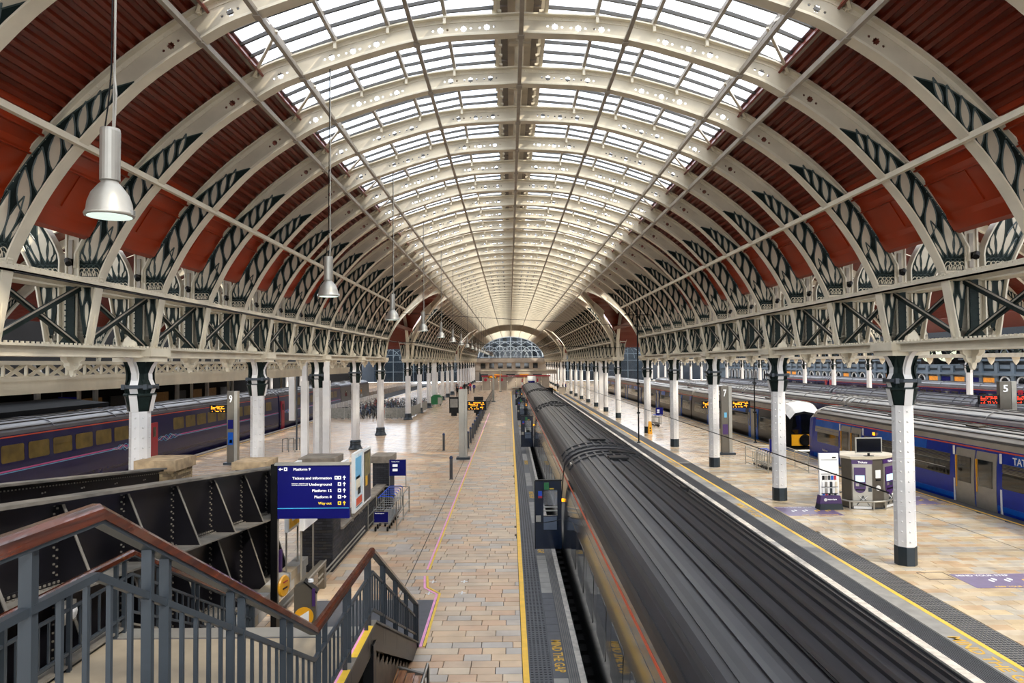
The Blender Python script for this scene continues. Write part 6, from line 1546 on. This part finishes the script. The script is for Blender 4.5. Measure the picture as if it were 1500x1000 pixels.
# ------------------------------------------------------------------ yellow cones / wet floor signs, masts, wires, casings
def wet(x, y, lab):
    t = thing('wet_floor_sign', lab, 'floor sign', (x, y, 0), 0, 'yellow floor signs'); m = MB()
    for s in (-1, 1): m.prism([(-.16, 0), (.16, 0), (.10, .9), (.04, .97), (-.04, .97), (-.10, .9)], 'y', s*.12 if s < 0 else .08, s*.12+.04 if s < 0 else .12, YELT)
    m.build('board', t); MB().box((-.05, -.125, .4), (.05, -.12, .5), BLACK).box((-.04, -.125, .2), (.04, -.12, .3), BLACK).build('symbol', t)
for x, y, l in ((10.8, 55.5, 'yellow wet floor sign at the foot of the fifth column of the kiosk row'), (10.8, 109.6, 'yellow wet floor sign at a far column foot')): wet(x, y, l)
def mast(x, y, h_, lab, r=.05):
    t = thing('mast', lab, 'mast', (x, y, 0), 0, 'slim black masts'); MB().tube([(0, 0, 0), (0, 0, h_)], r, BLACK, 8).build('pole', t); MB().lathe([(.13, 0), (.13, .05), (r, .08)], (0, 0, 0), BLACK, 8).build('foot', t)
    for z in (2.0, 4.0, h_-.6): MB().box((-.10, -.10, z), (.10, .10, z+.12), BLACK).build('clamp', t)
    MB().tube([(-.9, 0, h_-.4), (.9, 0, h_-.4)], .03, BLACK, 6).tube([(-.9, 0, h_-.4), (0, 0, h_-.05)], .015, BLACK, 5).build('cross_arm', t)
mast(8.85, 49.5, 9.2, 'slim black mast on the platform edge beyond the dark coaches'); mast(16.7, 49, 8.0, 'slim black mast in front of the dark unit', .045)
for nm, x, z, lab in (('contact_wire', 6.3, 3.36, 'black overhead wire running low past the ticket kiosk'), ('contact_wire', -6.9, 6.9, 'thin black wire strung along the concourse side')):
    t = tag(MB().tube([(x, 12 if x > 0 else 10, z), (x, 130, z)], .014, BLACK, 5).build(nm), lab, 'wire', 'overhead wires')
for (a, b, lab) in (((-10.3, 49, 9.2), (10.5, 52.5, 8.1), 'thin dark cable crossing the vault below the lamps'), ((-10.2, 40, 6.9), (8.85, 49.5, 6.5), 'lower thin cable reaching the slim black mast')):
    tag(MB().tube([a, b], .016, BLACK, 4).build('span_wire'), lab, 'wire', 'overhead wires')
dp = thing('casing_pair', 'pair of square white casings flanking the third near column', 'casing', (XC-UC, Y1+2*CS, 0))
for x in (-.62, .52): MB().box((x-.17, -.45, 0), (x+.17, -.1, 4.7), WHITE).build('casing', dp); MB().box((x-.12, -.4, 4.7), (x+.12, -.15, 5.7), WHITE).build('upper_duct', dp)
hb = thing('hanging_box', 'narrow white hanging box above the low black frame on the concourse', 'duct', (-13.9, 46, 0)); MB().box((-.18, -.15, 2.0), (.18, .15, 5.3), WHITE).build('duct', hb); MB().box((.24, -.05, .1), (.32, .05, 5.3), STEELG).build('pole', hb)
fb = thing('cycle_stand', 'low black tubular cycle stand on the concourse under the white box', 'frame', (-13.9, 46.4, 0))
for x in (-.6, -.2, .2, .6): MB().tube([(x, -.5, 0), (x, -.5, .8), (x, .5, .8), (x, .5, 0)], .025, GREYB, 5).build('hoop', fb)
# extra plain casings between far columns
for k, (sg, y) in enumerate(((1, 84.5), (-1, 96), (1, 60.5 if False else 150))):
    t = thing('casing', ['square white casing near the distant trolley rack', 'square white casing left of the green bin', 'far square white casing'][k], 'casing', (XC+sg*UC, y, 0)); MB().box((-.28, -.28, 0), (.28, .28, 5.6), WHITE).build('shaft', t)
# green bin
gb = thing('wheeled_bin', 'green wheeled bin with curved lid beside the column row', 'bin', (-9.6, 94.4, 0)); MB().prism([(-.68, .2), (.68, .2), (.75, 1.1), (.4, 1.42), (-.3, 1.46), (-.75, 1.15)], 'y', -.5, .5, GRN).build('body', gb); MB().box((.2, -.52, .25), (.7, .52, 1.1), ALU).build('grey_side', gb)
for x in (-.5, .5): MB().tube([(x-.04, 0, .12), (x+.04, 0, .12)], .12, BLACK, 10).build('wheel', gb)
mb_ = thing('black_screen', 'pair of low black advertising screens on the far concourse', 'screen', (-4.9, 76, 0))
for x in (-1.0, 1.6): MB().box((x-.5, -.08, .3), (x+.5, .08, 2.0), BLACK).build('panel', mb_); MB().box((x-.3, -.06, 0), (x+.3, .06, .3), BLACK).build('foot', mb_)
MB().box((-1.4, -.1, .9), (-.6, -.08, 1.8), CONCG).build('screen_face', mb_)
# bicycles in the fenced cycle park
bk = MB()
for y in (-.5, .5):
    pts = [(0, y+.34*math.cos(2*PI*k/12), .34+.34*math.sin(2*PI*k/12)) for k in range(13)]; bk.tube(pts, .022, BLACK, 4, False)
    for k in range(4): a = PI*k/4; bk.tube([(0, y-.32*math.cos(a), .34-.32*math.sin(a)), (0, y+.32*math.cos(a), .34+.32*math.sin(a))], .005, SILVER, 3)
BK = []
FRM = [mat('bike_'+n, c, .3, var=0) for n, c in (('black', '141414'), ('silver', 'c8c8c8'), ('blue', '3a5a8a'), ('red', 'b03a2a'), ('white', 'e0e0e0'))]
for fm in FRM:
    m = MB(); m.v = list(bk.v); m.f = [list(f) for f in bk.f]; m.m = list(bk.m); m.mats = list(bk.mats)
    for a, b in (((0, -.5, .34), (0, -.1, .30)), ((0, -.1, .30), (0, -.22, .85)), ((0, -.1, .30), (0, .34, .80)), ((0, -.2, .80), (0, .34, .84)), ((0, -.5, .34), (0, -.2, .78)), ((0, .5, .34), (0, .34, .95))): m.tube([a, b], .022, fm, 5)
    m.tube([(-.28, .30, 1.0), (0, .36, .98), (.28, .30, 1.0)], .016, BLACK, 4); m.box((-.07, -.36, .86), (.07, -.08, .92), BLACK); BK.append(m.mesh('bicycle'))
rng = random.Random(11); nb = 0
for row_ in range(11):
    y = 73.5+row_*2.3; xr = -10.8-.0*row_; x = -17.9
    while x < xr:
        o = ob('bicycle', BK[rng.randrange(5) if rng.random() < .7 else 0], None, (x, y+rng.uniform(-.2, .2), 0)); o.rotation_euler = (rng.uniform(-.08, .08), rng.uniform(-.12, .12), rng.uniform(-.35, .35)); nb += 1
        tag(o, 'parked bicycle in the crowded fenced cycle park beyond the near columns', 'bicycle', 'parked bicycles'); x += .36 if row_ < 5 else .5
cf = thing('cycle_fence', 'grey mesh fence panels with pale rails round the cycle park', 'fence', (0, 0, 0)); MESHP = mat('grey_mesh_panel', '8a8880', .6, var=.2, scale=8)
for a, b in (((-18.2, 72.6), (-16.7, 72.6)), ((-16.7, 72.6), (-15.3, 72.6)), ((-12.6, 72.6), (-11.4, 72.6)), ((-11.4, 72.6), (-10.2, 72.6)), ((-10.2, 72.6), (-10.1, 76)), ((-10.1, 76), (-10.0, 80)), ((-10.0, 80), (-9.9, 86))):
    MB().bar((a[0], a[1], .62), (b[0], b[1], .62), .05, 1.0, MESHP).build('panel', cf)
    MB().box((a[0]-.03, a[1]-.03, 0), (a[0]+.03, a[1]+.03, 1.2), ALU).build('post', cf)
for k in range(28): MB().box((-18.6, 73+k*1.2, 0), (-18.55, 73.9+k*1.2, 1.35), WHT).build('white_board', cf)
# people far along the concourse
def person(top, trou, hairc, skin=mat('skin', 'c08a6c', .5, var=0)):
    me = bpy.data.meshes.new('person')
    V = [(0, 0, .95), (0, 0, 1.15), (0, .01, 1.38), (0, 0, 1.50), (0, -.01, 1.62), (0, 0, 1.74), (.10, 0, .9), (.11, -.04, .5), (.12, .02, .08), (.12, -.12, .04), (-.10, 0, .9), (-.11, .06, .5), (-.12, .10, .08), (-.12, -.04, .04),
         (.19, 0, 1.40), (.25, 0, 1.13), (.25, -.10, .90), (.25, -.12, .82), (-.19, 0, 1.40), (-.25, .02, 1.13), (-.24, -.06, .90), (-.24, -.08, .82)]
    E_ = [(0, 1), (1, 2), (2, 3), (3, 4), (4, 5), (0, 6), (6, 7), (7, 8), (8, 9), (0, 10), (10, 11), (11, 12), (12, 13), (2, 14), (14, 15), (15, 16), (16, 17), (2, 18), (18, 19), (19, 20), (20, 21)]
    R_ = [.15, .13, .15, .055, .09, .075, .09, .06, .045, .04, .09, .06, .045, .04, .06, .045, .035, .03, .06, .045, .035, .03]
    me.from_pydata(V, E_, []); o = bpy.data.objects.new('person', me); C.objects.link(o)
    sk = o.modifiers.new('s', 'SKIN'); o.modifiers.new('b', 'SUBSURF').levels = 1
    for d, r in zip(me.skin_vertices[0].data, R_): d.radius = (r, r*.8 if r > .1 else r)
    me.skin_vertices[0].data[0].use_root = True
    dg = bpy.context.evaluated_depsgraph_get(); m2 = bpy.data.meshes.new_from_object(o.evaluated_get(dg)); bpy.data.objects.remove(o)
    m2.materials.clear()
    for m in (top, trou, skin, hairc): m2.materials.append(m)
    for p in m2.polygons:
        z = p.center.z; x = abs(p.center.x)
        p.material_index = 3 if (z > 1.70 or (z > 1.6 and p.center.y > .02)) else 2 if z > 1.49 or (x > .2 and z < .88) else 1 if z < .98 and x < .21 else 0
    return m2
HAIR = mat('dark_hair', '1c1410', .6, var=0)
PP = [person(BLACK, BLACK, HAIR), person(REDD, SIGNB, HAIR), person(mat('grey_coat', '5a5a60', .8), BLACK, HAIR), person(SIGNB, BLACK, HAIR)]
pos = [(-8.6, 118, 0), (-8.2, 121, 1), (-7.4, 128, 0), (-9.4, 131, 2), (-6.6, 133, 3), (-8.8, 140, 0), (-7.8, 142, 1), (-10.4, 141, 2), (9.9, 134, 0), (10.6, 136, 3), (9.3, 139, 2)]
plab = ['person in a black coat standing in the far concourse crowd', 'person in a red top in the far concourse crowd', 'person in dark clothes walking near the farthest columns', 'person in a grey coat by the far columns', 'person in a navy top walking before the cream screen', 'person in black at the back of the concourse', 'person in red at the back of the concourse', 'person in grey at the back of the concourse', 'person in black beside the far cabinet', 'person in navy behind the far cabinet', 'person in grey at the head of the kiosk platform']
for (x, y, k), l in zip(pos, plab):
    o = ob('person', PP[k], None, (x, y, 0)); o.rotation_euler = (0, 0, rng.uniform(0, 6)); tag(o, l, 'person', 'distant passengers')
